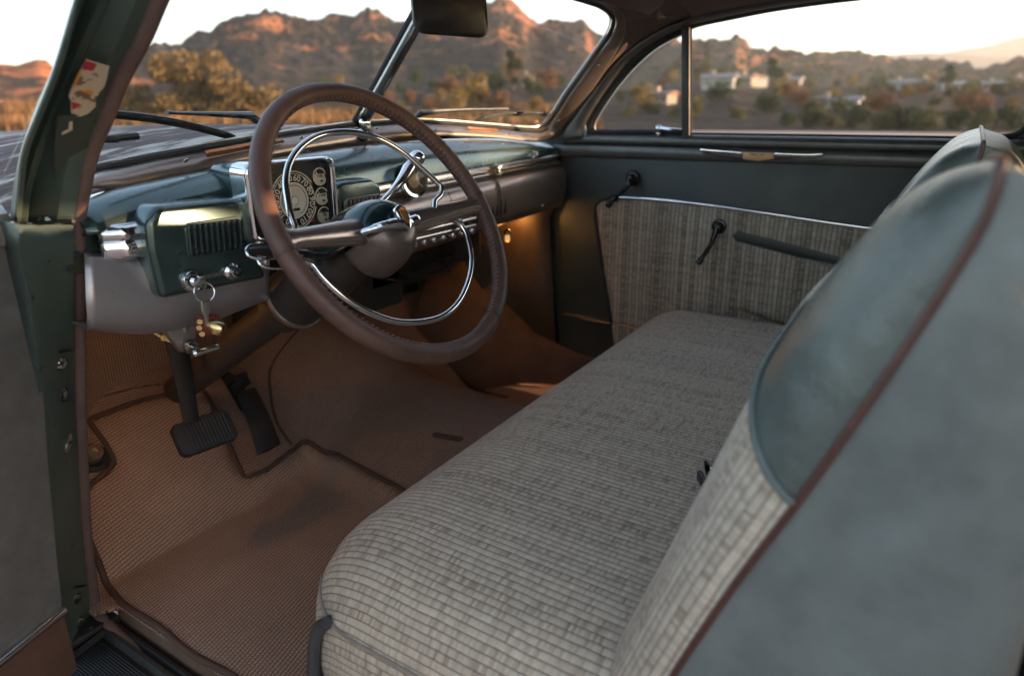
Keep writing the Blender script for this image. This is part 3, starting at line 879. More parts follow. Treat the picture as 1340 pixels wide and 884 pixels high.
# right quarter (behind the door window) and rear bulkhead with back window gap
g = G()
P = [X(1322, 186, .722)*np.array((1, 0, 1))+np.array((0, -.075, 0))]
q = [(-.10, 1.02), (-.09, 1.085), (-.115, 1.12), (-.135, 1.20), (-.13, 1.30), (-.11, 1.37), (-.13, 1.43), (-1.5, 1.30), (-1.75, 1.02)]
g.prism([(.735, a, b) for a, b in q], (.03, 0, 0), .004)
mk('rear_quarter', g, M_TRIMG, car)
g = G()
g.box((0, -1.25, .80), (1.46, .06, .5), bev=.02)
g.box((0, -1.0, .55), (1.46, .5, .25), bev=.05)
mk('rear_bench', g, M_SHELL, car)
g = G(); g.prism([(.735, -1.8, .25), (.735, -1.8, 1.05), (.735, -.08, 1.05), (.735, -.08, .25)], (.03, 0, 0)); mk('rear_side_panel', g, M_DGREY, car); g = G(); g.prism([(-.765, -1.8, .25), (-.765, -1.8, 1.05), (-.765, -.35, 1.05), (-.765, -.35, .25)], (.03, 0, 0)); mk('rear_side_panel', g, M_DGREY, car)

# passenger door
def polyX(pxs, x): return [X(*q, x) for q in pxs]
yl, yr = X(728, 190, XD)[1], -.10
g = G()
g.prism([(XD, .995, .35), (XD, 1.058, .80), (XD, 1.05, 1.04), (XD, -.11, 1.04), (XD, -.11, .35)], (.05, 0, 0), .004)
pd = mk('passenger_door', g, M_DGREY, car)
# upper garnish roll (window sill) and the lower moulding band
def xband(name, prof, y0, y1, mat, par, n=12):
    g = G(); g.loft([[(x, y, z) for x, z in prof] for y in np.linspace(y0, y1, n)], capu=True); return mk(name, g, mat, par, ang=50)
xband('sill_roll', [(.760, 1.050), (.716, 1.050), (.703, 1.054), (.700, 1.062), (.704, 1.073), (.712, 1.0785), (.725, 1.0795), (.760, 1.0795)], 1.00, -.115, M_TRIMG, pd)
xband('garnish_band', [(.724, 1.014), (.712, 1.0145), (.709, 1.018), (.708, 1.030), (.708, 1.044), (.712, 1.0475), (.722, 1.048)], 1.045, -.115, M_TRIMG, pd)
g = G(); g.tube([(.713, 1.05, 1.0495), (.713, -.11, 1.0495)], .0022, 6); mk('shadow_groove', g, M_RUBBER, pd)
# front lower corner triangle of the frame, grey
g = G()
tri = polyX([(731, 184), (741, 165), (757, 143), (772, 128), (768, 146), (766, 166), (769, 178), (780, 183)], .704)
g.prism(tri, (.02, 0, 0), .004, 2); mk('frame_corner', g, M_TRIMG, pd)
# winged chrome ornament on the band
g = G()
for L in ([(916, 196.5), (930, 197.5), (950, 199), (971, 200.5)], [(1013, 201.5), (1040, 202.5), (1060, 203), (1077, 202)]):
    Q = resample(polyX(L, .703), 16); g = G(); g.tube(Q, [.0032]+[.0058]*14+[.003], 12, flat=.55, up=(1, 0, .1))
    mk('ornament_wing', g, M_CHROME, pd)
g = G(); g.prism(polyX([(972, 199), (1012, 200), (1012, 207.5), (993, 211), (972, 208)], .7035), (.006, 0, 0), .001); mk('ornament_badge', g, simple('tan_enamel', (.42, .25, .13), .5, .3), pd)
g = G(); p = X(991, 202.5, .703); text_geo(g, 'MERCURY', .0085, p, (0, -1, -.02), (0, 0, 1), .0008); mk('badge_lettering', g, M_BLACK, pd)
g = G()
for L in ([(920, 200), (950, 205), (971, 208.5)], [(1013, 208), (1040, 205.5), (1070, 204.5)]):
    g = G(); g.tube(polyX(L, .706), .0013, 6); mk('ornament_keel', g, M_RUBBER, pd)
# tweed panel with chrome moulding
top = [(781, 262), (800, 259), (850, 261), (920, 268), (1000, 279), (1080, 291), (1152, 301), (1230, 313)]
topc = [X(*q, .716) for q in top]
low_ = [X(*q, .716) for q in ((1260, 470), (1060, 470), (950, 455), (806, 452), (800, 424), (789, 340), (780, 285))]
Tq = resample(topc, 30)
rows = []; uv = []
A = resample(topc, 40); Bq = resample([X(*q, .716) for q in ((807, 470), (880, 478), (980, 492), (1080, 508), (1240, 535))], 40)
for t in np.linspace(0, 1, 20):
    r = A*(1-t)+Bq*t
    r[:, 0] -= .0045*math.sin(math.pi*min(1, t*1.6+.02))**.4
    rows.append(r); uv.append([(-p[1], p[2]) for p in r])
g = G(); g.loft(rows, uv=uv)
fp = mk('tweed_panel', g, M_DTWEED, pd, solid=.004, off=-1)
fp['label'] = 'tweed door panel with shade in its colour'
g = G(); g.tube(resample([X(*q, .709) for q in top[1:]], 40), .0052, 12, flat=.6, up=(1, 0, .1)); mk('panel_moulding', g, M_CHROME, pd)
g = G(); g.tube(resample([X(*q, .710) for q in [(808, 262), (790, 261), (781, 266), (778, 280), (783, 315), (792, 370), (800, 424)]], 30), .0048, 8); mk('panel_welt', g, M_RUBBER, pd)
g = G(); g.tube(resample([X(*q, .712) for q in [(735, 410.5), (770, 417), (800, 422), (830, 427), (900, 439)]], 16), .0042, 8); mk('lower_moulding', g, M_CHROME, pd)
# map pocket
pk = [(962, 306), (968, 304), (990, 309), (1040, 321), (1090, 336), (1126, 345), (1200, 360)]
lowp = [(962, 402), (1000, 415), (1050, 430), (1100, 445), (1140, 455), (1180, 465), (1230, 480)]
A = resample([X(a, b+12, .712) for a, b in pk], 30); Bq = resample([X(*q, .712) for q in lowp], 30)
rows = []; uv = []
for t in np.linspace(0, 1, 12):
    r = A*(1-t)+Bq*t; k = np.sin(np.pi*np.clip(np.linspace(0.0, 1.6, 30), 0, .5))
    r[:, 0] -= .002+.016*k*(1-t)**.5
    rows.append(r); uv.append([(-p[1]+.003, p[2]) for p in r])
g = G(); g.loft(rows, uv=uv); mk('map_pocket', g, M_DTWEED, pd, solid=.004, off=-1)
g = G(); g.prism(polyX([(958, 308), (966, 303), (990, 308), (1040, 320), (1126, 344), (1200, 359), (1200, 372), (1122, 352), (1040, 336), (985, 322), (962, 315)], .7075), (.004, 0, 0), .001); mk('pocket_mouth', g, M_DGREY, pd)
# window crank and door handle
M_HANDLE = simple('black_lever', (.018, .017, .016), .22, .5)
def lever(name, base, elbow, tip, r0, parent):
    bx = X(*base, .716)
    g = G(); g.lathe([(r0, 0), (r0, .006), (r0*.85, .010), (r0*.62, .011), (r0*.6, .017), (r0*.45, .024), (r0*.4, .034), (0, .036)], bx, (-1, 0, 0), 28)
    o = mk(name, g, M_HANDLE, parent)
    e = X(*elbow, .678); t = X(*tip, .672)
    b0 = bx+np.array((-.030, 0, 0))
    g = G(); g.tube(resample([b0, e, t], 16), list(np.linspace(.0085, .0055, 10))+[.006]*4+[.008]*2, 10, flat=.8)
    mk('lever_arm', g, M_HANDLE, pd)
    return t
t = lever('window_crank', (829, 233), (822, 243), (800, 263), .021, pd)
g = G(); g.lathe([(.006, 0), (.009, .002), (.0095, .012), (.008, .02), (0, .021)], t, (-.6, .2, -.6), 14)
for k in range(3): g.lathe([(.0095, .004+.005*k), (.0105, .0055+.005*k), (.0095, .007+.005*k)], t-np.array((-.6, .2, -.6))*.03, (-.6, .2, -.6), 12)
mk('crank_knob', g, M_BLACK, pd)
t = lever('door_handle', (942, 296), (931, 318), (915, 343), .0215, pd)
g = G(); g.ball(t, (.008, .009, .008)); mk('handle_tip', g, M_BLACK, pd)
# vent window frame, bar and latch
vb = [(898.5, 38), (898.5, 110), (898.5, 180)]
g = G()
Pq = [X(*q, .713) for q in vb]
g.box((Pq[0]+Pq[-1])/2, (.022, .022, np.linalg.norm(Pq[0]-Pq[-1])+.01), Matrix.Rotation(math.atan2(-(Pq[0]-Pq[-1])[1], (Pq[0]-Pq[-1])[2]), 3, 'X'), bev=.003)
vw = mk('vent_window_bar', g, simple('division_bar_paint', (.03, .027, .026), .5, 0), car)
g = G(); Pq2 = [q+np.array((0, -.012, 0)) for q in Pq]; g.tube(Pq2, .0028, 6); mk('bar_channel', g, M_RUBBER, vw)
g = G()
Lb = [X(*q, .715) for q in ((771, 173.5), (800, 173), (850, 173), (894, 173))]
g.tube(Lb, .0075, 8); mk('vent_sill_rubber', g, M_RUBBER, vw)
g = G()
p = X(862, 168, .705); g.ball(p, (.007, .009, .008)); g.tube([p, X(876, 170, .70), X(892, 171, .702)], [.006, .0062, .005], 8); g.lathe([(.007, 0), (.0075, .004), (.004, .01)], p+np.array((0, 0, -.012)), (0, 0, -1), 12)
mk('vent_latch', g, M_CHROME, vw)
g = G(); vg = [X(*q, .735) for q in ((778, 176), (777, 160), (811, 111), (862, 60), (898, 42), (898, 176))]; g.prism(vg, (.004, 0, 0)); mk('vent_glass', g, M_GLASS, vw)
g = G(); sg = [(.742, .655, 1.07), (.742, .655, 1.34), (.742, .3, 1.40), (.742, -.12, 1.40), (.742, -.13, 1.07)]; g.prism(sg, (.004, 0, 0)); mk('side_window', g, M_GLASS, car)
g = G(); g.tube([(.735, .63, 1.081), (.735, -.10, 1.081)], .004, 6); g.tube(resample([(.728, -.06, 1.083), (.728, -.085, 1.089), (.728, -.10, 1.107), (.728, -.108, 1.13), (.728, -.115, 1.2), (.728, -.115, 1.32)], 24), .007, 8); mk('window_rubber', g, M_RUBBER, car)

# ------------------------------------------------------------------ driver side: hinge pillar, windlace, sill, open door
inner = [(-20, 203), (0, 195), (50, 174), (100, 146), (150, 128), (200, 110), (250, 100), (290, 94), (350, 94), (400, 95), (500, 96), (600, 100), (700, 106), (780, 115), (830, 122)]
outer_u = [(-20, 108), (0, 100), (50, 85), (100, 69), (150, 49), (200, 30), (250, 24), (290, 20)]
ridge_u = [(-20, 144), (0, 136), (50, 113), (100, 91), (150, 70), (200, 51), (250, 37), (290, 32)]
groove_u = [(-20, 128), (0, 120), (50, 100), (100, 80), (150, 58), (200, 40), (250, 30), (290, 26)]
g = G(); rows = []
for (py, pi_), (_, po), (_, pr_), (_, pg) in zip(inner[:8], outer_u, ridge_u, groove_u):
    rows.append([X(pi_+6, py, -.690)+np.array((0, .03, 0)), X(pi_, py, -.692), X((pi_*.7+pr_*.3), py, -.705), X(pr_+4, py, -.722), X(pr_, py, -.728)+np.array((0, -.004, 0)), X(pr_-4, py, -.733), X(pg+3, py, -.736)+np.array((0, .02, 0)), X(pg, py, -.748)+np.array((0, .02, 0)), X(po+5, py, -.757), X(po+1, py, -.762), X(po+.5, py, -.765)+np.array((.002, .004, 0)), X(po+2, py, -.765)+np.array((.02, .05, 0))])
rows = [resample(np.array(rows)[:, j], 30) for j in range(12)]
g.loft(rows)
pil = mk('door_pillar', g, M_JAMB, car, ang=28, solid=.004)
pil['label'] = 'green front door pillar with worn paint'
# peeled sticker: raised paper pieces
def jamb_at(px, py, off=.004): return PL(px, py, X(120, 150, -.713)+np.array((0, -off, 0)), nrm((-.18, -1, .78)))
jn = nrm((-.18, -1, .78))
j_i, j_o = X(128, 150, -.692), X(70+20, 150, -.722); j_up = X(174, 50, -.692)
jn = nrm(np.cross(j_up-j_i, j_o-j_i));
if jn[1] > 0: jn = -jn
def JP(px, py, off=.002): return PL(px, py, j_i+jn*off, jn)
g = G(); g.prism([JP(*q, .007) for q in ((113, 79), (143, 88), (140, 102), (137, 113), (126, 128), (125, 140), (114, 150), (104, 153), (93, 148), (93, 133), (90, 127), (97, 108), (104, 96))], -jn*.0015)
st = mk('sticker', g, speck('torn_paper', (.33, .285, .225), .8, 0, (.16, .10, .07), .58, 70), pil)
g = G(); g.prism([JP(*q, .0078) for q in ((112, 79.5), (127, 84), (122, 93), (107, 91))], -jn*.001); mk('sticker_red', g, simple('red_print', (.24, .02, .03), .7), pil); g = G(); g.prism([JP(*q, .0078) for q in ((94, 134), (105, 137), (101, 141), (95, 144))], -jn*.001)
mk('sticker_red', g, simple('red_print', (.24, .02, .03), .7), pil)
for q_ in (((108, 119), (116, 117), (123, 121), (118, 125)), ((104, 93), (107, 95), (97, 116), (95, 113)), ((99, 139), (108, 138), (103, 143))):
    g = G(); g.prism([JP(*q, .0078) for q in q_], -jn*.001); mk('sticker_orange', g, simple('orange_print', (.5, .23, .04), .7), pil)
g = G(); g.prism([JP(*q, .0075) for q in ((91, 161), (95, 160), (95, 170), (88, 174), (81, 177), (82, 174), (90, 170))], -jn*.0012); mk('paper_scrap', g, simple('paper', (.5, .42, .33), .8), pil)
g = G(); g.prism([JP(*q, .0055) for q in ((75, 152), (122, 152), (117, 180), (108, 255), (72, 255), (71, 190))], -jn*.001); mk('sticker_residue', g, speck('black_residue', (.026, .036, .032), .7, 0, (.05, .06, .05), .66, 60), pil)
# lower hinge post
lo_out = [(294, 30), (350, 33), (400, 45), (500, 55), (600, 62), (700, 68), (780, 76), (830, 84), (865, 89)]
lo_in = [(294, 94), (350, 94), (400, 95), (500, 96), (600, 100), (700, 106), (780, 115), (830, 121), (865, 125)]
g = G(); rows = []
for (py, a), (_, b) in zip(lo_out, lo_in):
    rows.append([X(b+6, py, -.69)+np.array((0, .03, 0)), X(b, py, -.693), X(b-2, py, -.696)+np.array((0, -.004, 0)), X((a+b)/2, py, -.725), X(a+2, py, -.757), X(a, py, -.765)+np.array((0, .01, 0)), X(a, py, -.765)+np.array((0, .06, 0))])
rows = [resample(np.array(rows)[:, j], 30) for j in range(7)]
g.loft(rows)
post = mk('hinge_post', g, M_JAMB, car, ang=35, solid=.004)
def PO(px, py, off=0):
    return X(px, py, -.72)+np.array((0, -off, 0))
g = G()
for q in (((42, 292), (72, 290), (94, 289)), ((62, 461), (94, 457)), ((64, 526), (95, 520)), ((84, 769), (112, 764)), ((92, 830), (118, 820))):
    g = G(); g.tube([PO(*p, .004) for p in q], .0024, 6)
    mk('hinge_seam', g, M_RUBBER, post)
for q in ((76.5, 474), (77, 512.5), (98, 781), (103, 812)):
    p = PO(*q, .004); axn = nrm((-.12, -1, .1))
    g = G(); g.lathe([(.0095, 0), (.0098, .0015), (.0075, .0045), (.0, .0056)], p, axn, 20)
    s_ = mk('hinge_screw', g, M_DCHROME, post)
    u = np.array((1, 0, 0.)); g = G()
    for a in (R(20), R(110)):
        w = np.array((math.cos(a), 0, math.sin(a)))
        g.tube([p+axn*.0050-w*.005, p+axn*.0057, p+axn*.0050+w*.005], .0011, 5)
    mk('screw_cross', g, M_BLACK, post)
g = G(); g.box((-.735, 1.29, .195), (.135, .335, .192), bev=.004); mk('post_foot', g, M_RUBBER, post)
# chrome door check ring half hidden by the door
g = G(); cpt = PO(68, 569, .008); axn = nrm((-.3, -1, .1))
g.lathe([(.019, .0), (.019, .005), (.024, .009), (.029, .006), (.031, 0), (.031, -.012)], cpt+np.array((-.012, -.008, 0)), axn, 28)
mk('striker_ring', g, M_CHROME, post)
# windlace
wl = [(-20, 216), (0, 207), (50, 186), (100, 159), (150, 139), (200, 119), (250, 108), (290, 102), (350, 102), (400, 102.5), (500, 103), (600, 106.5), (700, 112), (760, 119), (790, 124), (806, 131), (822, 146), (850, 178), (884, 212), (930, 262)]
g = G(); wp_ = [X(b, a, -.682 if a < 800 else -.688) for a, b in wl]
g.tube(resample(wp_, 140), .0098, 10)
mk('windlace', g, M_WINDL, car, ang=80)
# step plate with ribs and its edges
g = G(); g.prism([(-.80, 1.12, .272), (-.70, 1.12, .272), (-.70, -.3, .272), (-.80, -.3, .272)], (0, 0, -.03), .004)
sp_ = mk('sill_plate', g, M_RUBBER, car)
g = G()
for k in range(20): x = -.712-.0042*k; g.tube([(x, 1.105, .2728), (x, -.3, .2728)], .0013, 5)
mk('sill_ribs', g, M_RUBBER, sp_)
g = G(); g.loft([[(x, y, z) for x, z in ((-.669, .262), (-.669, .270), (-.676, .283), (-.682, .284), (-.686, .276), (-.690, .276), (-.693, .285), (-.699, .284), (-.703, .274), (-.704, .262))] for y in np.linspace(1.13, -.3, 8)], capu=True); g.tube([(-.80, 1.1, .276), (-.72, 1.112, .278), (-.70, 1.115, .28)], .006, 6)
mk('sill_edge', g, M_RUBBER, sp_, ang=50)
g = G(); g.prism([(-.6665, 1.13, .25), (-.6665, 1.13, .304), (-.6665, -.3, .304), (-.6665, -.3, .25)], (.006, 0, 0), .001)
mk('carpet_edge', g, simple('brown_edge_board', (.075, .042, .028), .8, bump=.3), carp)
# open driver door (hinged wide open, seen at the left edge)
dd = nrm((-math.sin(R(70)), -math.cos(R(70)), 0)); dn = nrm((dd[1], -dd[0], 0))
if dn[1] > 0: dn = -dn
DO = X(85, 797, -.80)
def DP(px, py, off=0): return PL(px, py, DO+dn*off, dn)
g = G()
edge = [DP(*q) for q in ((24, 316), (33, 330), (42, 355), (50, 395), (56, 450), (61, 520), (67, 610), (75, 700), (85, 797))]
far = DO+dd*.95
poly = edge+[DP(85, 797)*np.array((1, 1, 0))+np.array((0, 0, .36)), far*np.array((1, 1, 0))+np.array((0, 0, .36)), far*np.array((1, 1, 0))+np.array((0, 0, edge[0][2]-.01))]
g.prism(poly, -dn*.055, .006, 3)
dr = mk('driver_door', g, M_DOORL, car)
dr['label'] = 'open driver door lined with smooth grey leather'
g = G(); e0 = DP(0, 300)
q0 = DP(30, 314); q1 = DP(0, 322)
zt = [DP(29, 317, .003), DP(30, 309, .006), DP(10, 279, .003), DP(2, 268, -.02)]
rows = []
for t in np.linspace(0, .9, 10):
    rows.append([p+dd*t for p in (zt[0], zt[1], zt[2], zt[3], zt[3]-dn*.04, zt[0]-dn*.05)])
g.loft(rows, cu=True, capu=True); mk('door_top_garnish', g, simple('taupe_door_garnish', (.20, .185, .165), .4, .4), dr, ang=30)
g = G(); c0_ = DP(83.5, 798, .004); g.tube([c0_, c0_+dd*.9], .0062, 10); mk('door_moulding', g, M_CHROME, dr)
g = G(); a = DP(84, 803, .003); b_ = DP(94, 890, .003)
lowq = [a, a+dd*.92, np.array((*(a+dd*.92)[:2], .365)), np.array((*(a)[:2], .365))]
g.prism(lowq, -dn*.02, .002); mk('door_kick_panel', g, simple('brown_kick_leather', (.07, .036, .026), .6, bump=.3, bscale=400), dr)

# ------------------------------------------------------------------ steering
CW = np.array((-.363, .697, .981)); WN = np.array((0, .8434, -.5373)); WB = np.array((0, .5373, .8434)); WXv = np.array((1., 0, 0))
def Wp(u, v, w=0): return CW+WXv*u+WB*v+WN*w
def WPX(px, py, w=0): return PL(px, py, CW+WN*w, WN)
g = G(); RM, RT = .2150, .0139
g.tube([Wp(RM*math.cos(t), RM*math.sin(t)) for t in np.linspace(0, 2*math.pi, 120, endpoint=False)], RT, 16, closed=True)
sw = mk('steering_wheel', g, M_WHEEL, car, ang=80)
g = G()
NS = 150
for k in range(NS):
    t0 = 2*math.pi*k/NS; 
    for side in (-1, 1):
        pts = []
        for a, dt in ((R(180-7), 0), (R(180-24), .009)):
            rr_ = RM+(RT+.0003)*math.cos(a); w_ = side*(RT+.0003)*math.sin(a)
            # stitches sit on the inner rear of the rim
            ang = t0+dt*(1 if side > 0 else 1)
            pts.append(Wp(rr_*math.cos(ang), rr_*math.sin(ang), w_-.004))
        g.tube(pts, .00085, 4)
mk('stitching', g, M_STITCH, sw)
g = G()
for t in (R(-62), R(4), R(184)):
    c_ = Wp(RM*math.cos(t), RM*math.sin(t)); u_ = np.array(Wp(math.cos(t), math.sin(t)))-CW; tt = np.cross(WN, u_)
    g = G(); g.tube([c_-tt*.0025, c_+tt*.0025], RT+.0012, 18); mk('leather_seam', g, leather('dark_seam_leather', (.05, .026, .02), .45, .1, 14, 700, .2), sw)
# spokes
for s in (-1, 1):
    g = G(); rows = []
    for t in np.linspace(0, 1, 16):
        u = .036+t*(RM-.036-.006); wv = .022*(1-t)+.0125*t+.006*max(0, t-.88)/.12; wt = .015*(1-t)+.010*t
        w0 = .034*(1-t)
        rows.append([Wp(s*u, wv*math.cos(a)+.004*(1-t), w0+wt*math.sin(a)) for a in np.linspace(0, 2*math.pi, 18, endpoint=False)])
    g.loft(rows, cu=True, capu=True); mk('spoke', g, M_SPOKE, sw, ang=60)
# hub: bullet towards the driver; upper cap green, lower bowl taupe
def hub(half, k):
    g = G(); rows = []
    rng = np.linspace(R(4), R(176), 20) if half > 0 else np.linspace(R(184), R(356), 20)
    for i in range(15):
        q = math.pi/2*i/14*1.0
        w = (.120-.122*math.sin(q)) if half > 0 else (.072-.074*math.sin(q))             # towards the driver
        r = .060*math.cos(q)**.5
        rows.append([Wp(k*r*math.cos(a)*1.02, k*r*math.sin(a)*(1.0 if half > 0 else 1.0)-(.008 if half > 0 else .006), w) for a in rng])
    rows.insert(0, [Wp(k*.046*math.cos(a), k*.046*math.sin(a)-.006, .132 if half > 0 else .086) for a in rng])
    g.loft(rows); return g
mk('hub_cap', hub(1, 1.16), simple('hub_green_gloss', (.012, .03, .032), .2, .5, coat=.5), sw, ang=70, solid=.002)
mk('hub', hub(-1, .92), simple('hub_taupe', (.13, .105, .092), .36, .6), sw, ang=70, solid=.002)
g = G()
g.tube([Wp(.06*math.cos(a), .002+.004*math.cos(2*a), -.002+.12*(abs(math.cos(a))**2.2)) for a in np.linspace(R(0), R(180), 30)], .0042, 8)
em = mk('hub_emblem', g, M_CHROME, sw)
g = G()
for s in (-1, 1):
    P = [Wp(s*.008, -.012, -.012), Wp(s*.032, -.008, -.008), Wp(s*.062, -.002, .022)]
    g.tube(resample(P, 12), [.009]*4+[.0078]*4+[.006]*4, 10, flat=.9, up=WB)
g.prism([Wp(*q, -.018) for q in ((0, -.024), (.011, -.012), (.011, .012), (0, .017), (-.011, .012), (-.011, -.012))], WN*.012, .002, 2)
mk('emblem_bar', g, M_CHROME, sw)
g = G(); g.prism([Wp(*q, -.0195) for q in ((0, -.017), (.007, -.009), (.007, .008), (0, .012), (-.007, .008), (-.007, -.009))], WN*.004, .001, 1); mk('emblem_crest', g, simple('amber_enamel', (.16, .07, .02), .25), sw)
g = G(); text_geo(g, 'MERCURY', .0075, Wp(-.030, -.0085, -.0165), nrm(Wp(-.008, -.012, -.012)-Wp(-.056, -.004, .010)), WB, .001); mk('emblem_lettering', g, M_BLACK, sw)
# horn ring
g = G()
up_ = [(384, 325), (387, 308), (386, 297), (380, 280), (376, 258), (374, 236), (379, 213), (393, 193), (414, 179), (440, 173), (468, 174), (497, 182), (525, 198), (550, 219), (571, 238), (578, 246), (576, 256), (569, 263), (568, 273)]
g.tube(resample([WPX(*q, .012) for q in up_], 110), .0047, 10)
lo_ = [(378, 337), (395, 341), (409, 346), (420, 360), (440, 380), (465, 399), (490, 412), (520, 421), (552, 421), (580, 413), (600, 395), (613, 367), (617, 340), (612, 312), (603, 295), (593, 288), (582, 290)]
g.tube(resample([WPX(*q, .020) for q in lo_], 110), .0047, 10)
mk('horn_ring', g, M_CHROME, sw, ang=80)
# column
g = G()
prof = [(.036, .09), (.042, .13), (.047, .17), (.051, .22), (.053, .30), (.047, .302), (.044, .34), (.033, .345), (.031, .78)]
g.lathe(prof, CW, WN, 36)
sc_ = mk('steering_column', g, simple('column_taupe', (.036, .030, .027), .5, .3), car, ang=50)
g = G(); g.lathe([(.0535, .285), (.055, .288), (.055, .296), (.0535, .299)], CW, WN, 36); mk('column_ring', g, M_STEEL, sc_)
# gear lever on the right of the column
g = G()
P = [WPX(*q, .055) for q in ((462, 298), (480, 282), (500, 264), (517, 246), (528, 232), (536, 219), (544, 207))]
g.tube(resample(P, 40), list(np.linspace(.0045, .0055, 22))+list(np.linspace(.006, .0115, 12))+list(np.linspace(.010, .008, 6)), 12)
gl_ = mk('gear_lever', g, M_CHROME, sc_, ang=70)
g = G(); p = WPX(545.5, 207, .055); g.ball(p, (.0145, .0145, .0135)); mk('lever_knob', g, M_CHROME, sc_)
# turn signal lever, left
g = G(); a = WPX(372, 330, .06); b_ = WPX(330, 328, .06)
g.tube(resample([WPX(430, 335, .08), a, (a+b_)/2, b_, WPX(324, 328, .06)], 20), [.005]*6+list(np.linspace(.008, .0125, 7))+list(np.linspace(.0125, .004, 7)), 12, flat=.8)
mk('signal_lever', g, M_BLACK, sc_)
g = G(); g.tube(resample([WPX(*q, .055) for q in ((322, 328), (328, 321), (345, 317), (366, 316), (372, 324), (368, 335), (345, 339), (328, 336))], 40, closed=True), .0018, 6, closed=True)
g.tube(resample([WPX(*q, .07) for q in ((338, 341), (350, 338), (375, 338), (392, 342), (388, 349), (360, 351), (344, 348))], 40, closed=True), .0022, 6, closed=True)
mk('lever_trim', g, M_CHROME, sc_)

# ------------------------------------------------------------------ pedals and brake lever under the dash
g = G()
ba = [Y(228, 440, 1.20), Y(236, 470, 1.19), Y(243, 510, 1.17), Y(251, 553, 1.14)]
g.tube(resample(ba, 20), list(np.linspace(.021, .0145, 20)), 10, flat=.45, up=(0, -.6, .8))
M_PED = simple('pedal_steel', (.010, .010, .010), .7, 0, spec=.25)
bp_ = mk('brake_pedal', g, M_PED, car)
pn = nrm((-.10, -.80, .60)); pc = Y(268, 566, 1.13); pex = nrm(np.cross((0, 0, 1), pn)*-1)
if pex[0] < 0: pex = -pex
pey = np.cross(pn, pex)*-1
if pey[2] < 0: pey = -pey
def padpt(u, v, w): return pc+pex*u+pey*v+pn*w
g = G(); rows = []
ol = rrect(-.056, .056, -.033, .033, .014, 5)
for k, w in ((.95, -.008), (1, -.006), (1, .004), (.96, .008), (.8, .0095), (.01, .0105)): rows.append([padpt(a*k, b*k, w-.010*(a/.056)**2*0) for a, b in ol])
g.loft(rows, cu=True, capu=True); mk('pedal_pad', g, M_RUBBER, bp_, ang=50)
g = G()
for k in range(12): u = -.030+.0066*k; g.tube([padpt(u, -.026, .0095), padpt(u, .024, .0095)], .0020, 6)
mk('pad_ribs', g, M_RUBBER, bp_)
# accelerator
g = G()
aw = [onf(*q) for q in ((303, 497), (318, 515), (335, 545), (348, 585))]
top_c = resample([Y(322, 512, 1.335), Y(333, 535, 1.30), Y(343, 560, 1.262), Y(352, 588, 1.232)], 12)
tn = nrm((-.1, -.62, .75)); te = nrm((1, .05, 0))
rows = []
for i, p in enumerate(top_c):
    w = .027+.007*i/11
    rows.append([p-te*w, p-te*w*.8+tn*.006, p+tn*.009, p+te*w*.8+tn*.006, p+te*w, p-tn*.008])
g.loft(rows, cu=True, capu=True)
acc = mk('accelerator_pedal', g, M_RUBBER, car, ang=45)
g = G()
for i in range(4, 12, 2):
    for u in (-.010, .0, .010): g.ball(top_c[i]+te*u+tn*.0085, .0014, nu=6, nv=4)
mk('pedal_studs', g, M_RUBBER, acc)
g = G(); g.tube(resample([Y(283, 470, 1.40), Y(295, 487, 1.39), Y(308, 495, 1.37), Y(318, 512, 1.345)], 12), .0055, 8)
g.box(Y(312, 502, 1.36), (.05, .02, .03), Matrix.Rotation(R(-20), 3, 'Y'), bev=.003); g.prism([Y(*q, 1.36) for q in ((293, 492), (305, 488), (345, 560), (338, 568))], (0, .02, 0), .003)
g.tube([Y(300, 497, 1.355), Y(322, 489, 1.355)], .006, 8)
mk('pedal_linkage', g, M_PED, acc)
# under-dash bracket with pull handle
g = G(); g.prism([Y(*q, .955) for q in ((210, 424), (262, 416), (258, 440), (252, 458), (240, 462), (222, 440))], (0, .018, 0), .004, 3)
g.tube([Y(238, 424, .954), Y(243, 434, .953)], .004, 8)
pb = mk('handbrake_bracket', g, simple('bracket_taupe', (.2, .17, .155), .35, .6), car)
g = G(); g.lathe([(.012, 0), (.012, .006), (.008, .008)], Y(249, 453, .953), (0, -1, -.1), 18); g.tube([Y(250, 453, .95), Y(266, 458, .90)], .0045, 8); mk('handbrake_rod', g, M_DCHROME, pb)
g = G(); g.tube(resample([Y(252, 463, .90), Y(268, 458, .90), Y(287, 453, .90)], 14), [.003]+[.0058]*12+[.003], 10); mk('handbrake_grip', g, M_CHROME, pb)
g = G(); g.tube(resample([Y(192, 431, .985), Y(205, 437, .98), Y(214, 443, .975), Y(224, 447, .97)], 10), .0018, 6); g.lathe([(.0045, 0), (.0045, .016)], Y(213, 442, .975), (.8, 0, -.35), 10); mk('handbrake_cable', g, simple('yellow_cable', (.55, .38, .15), .5), pb)

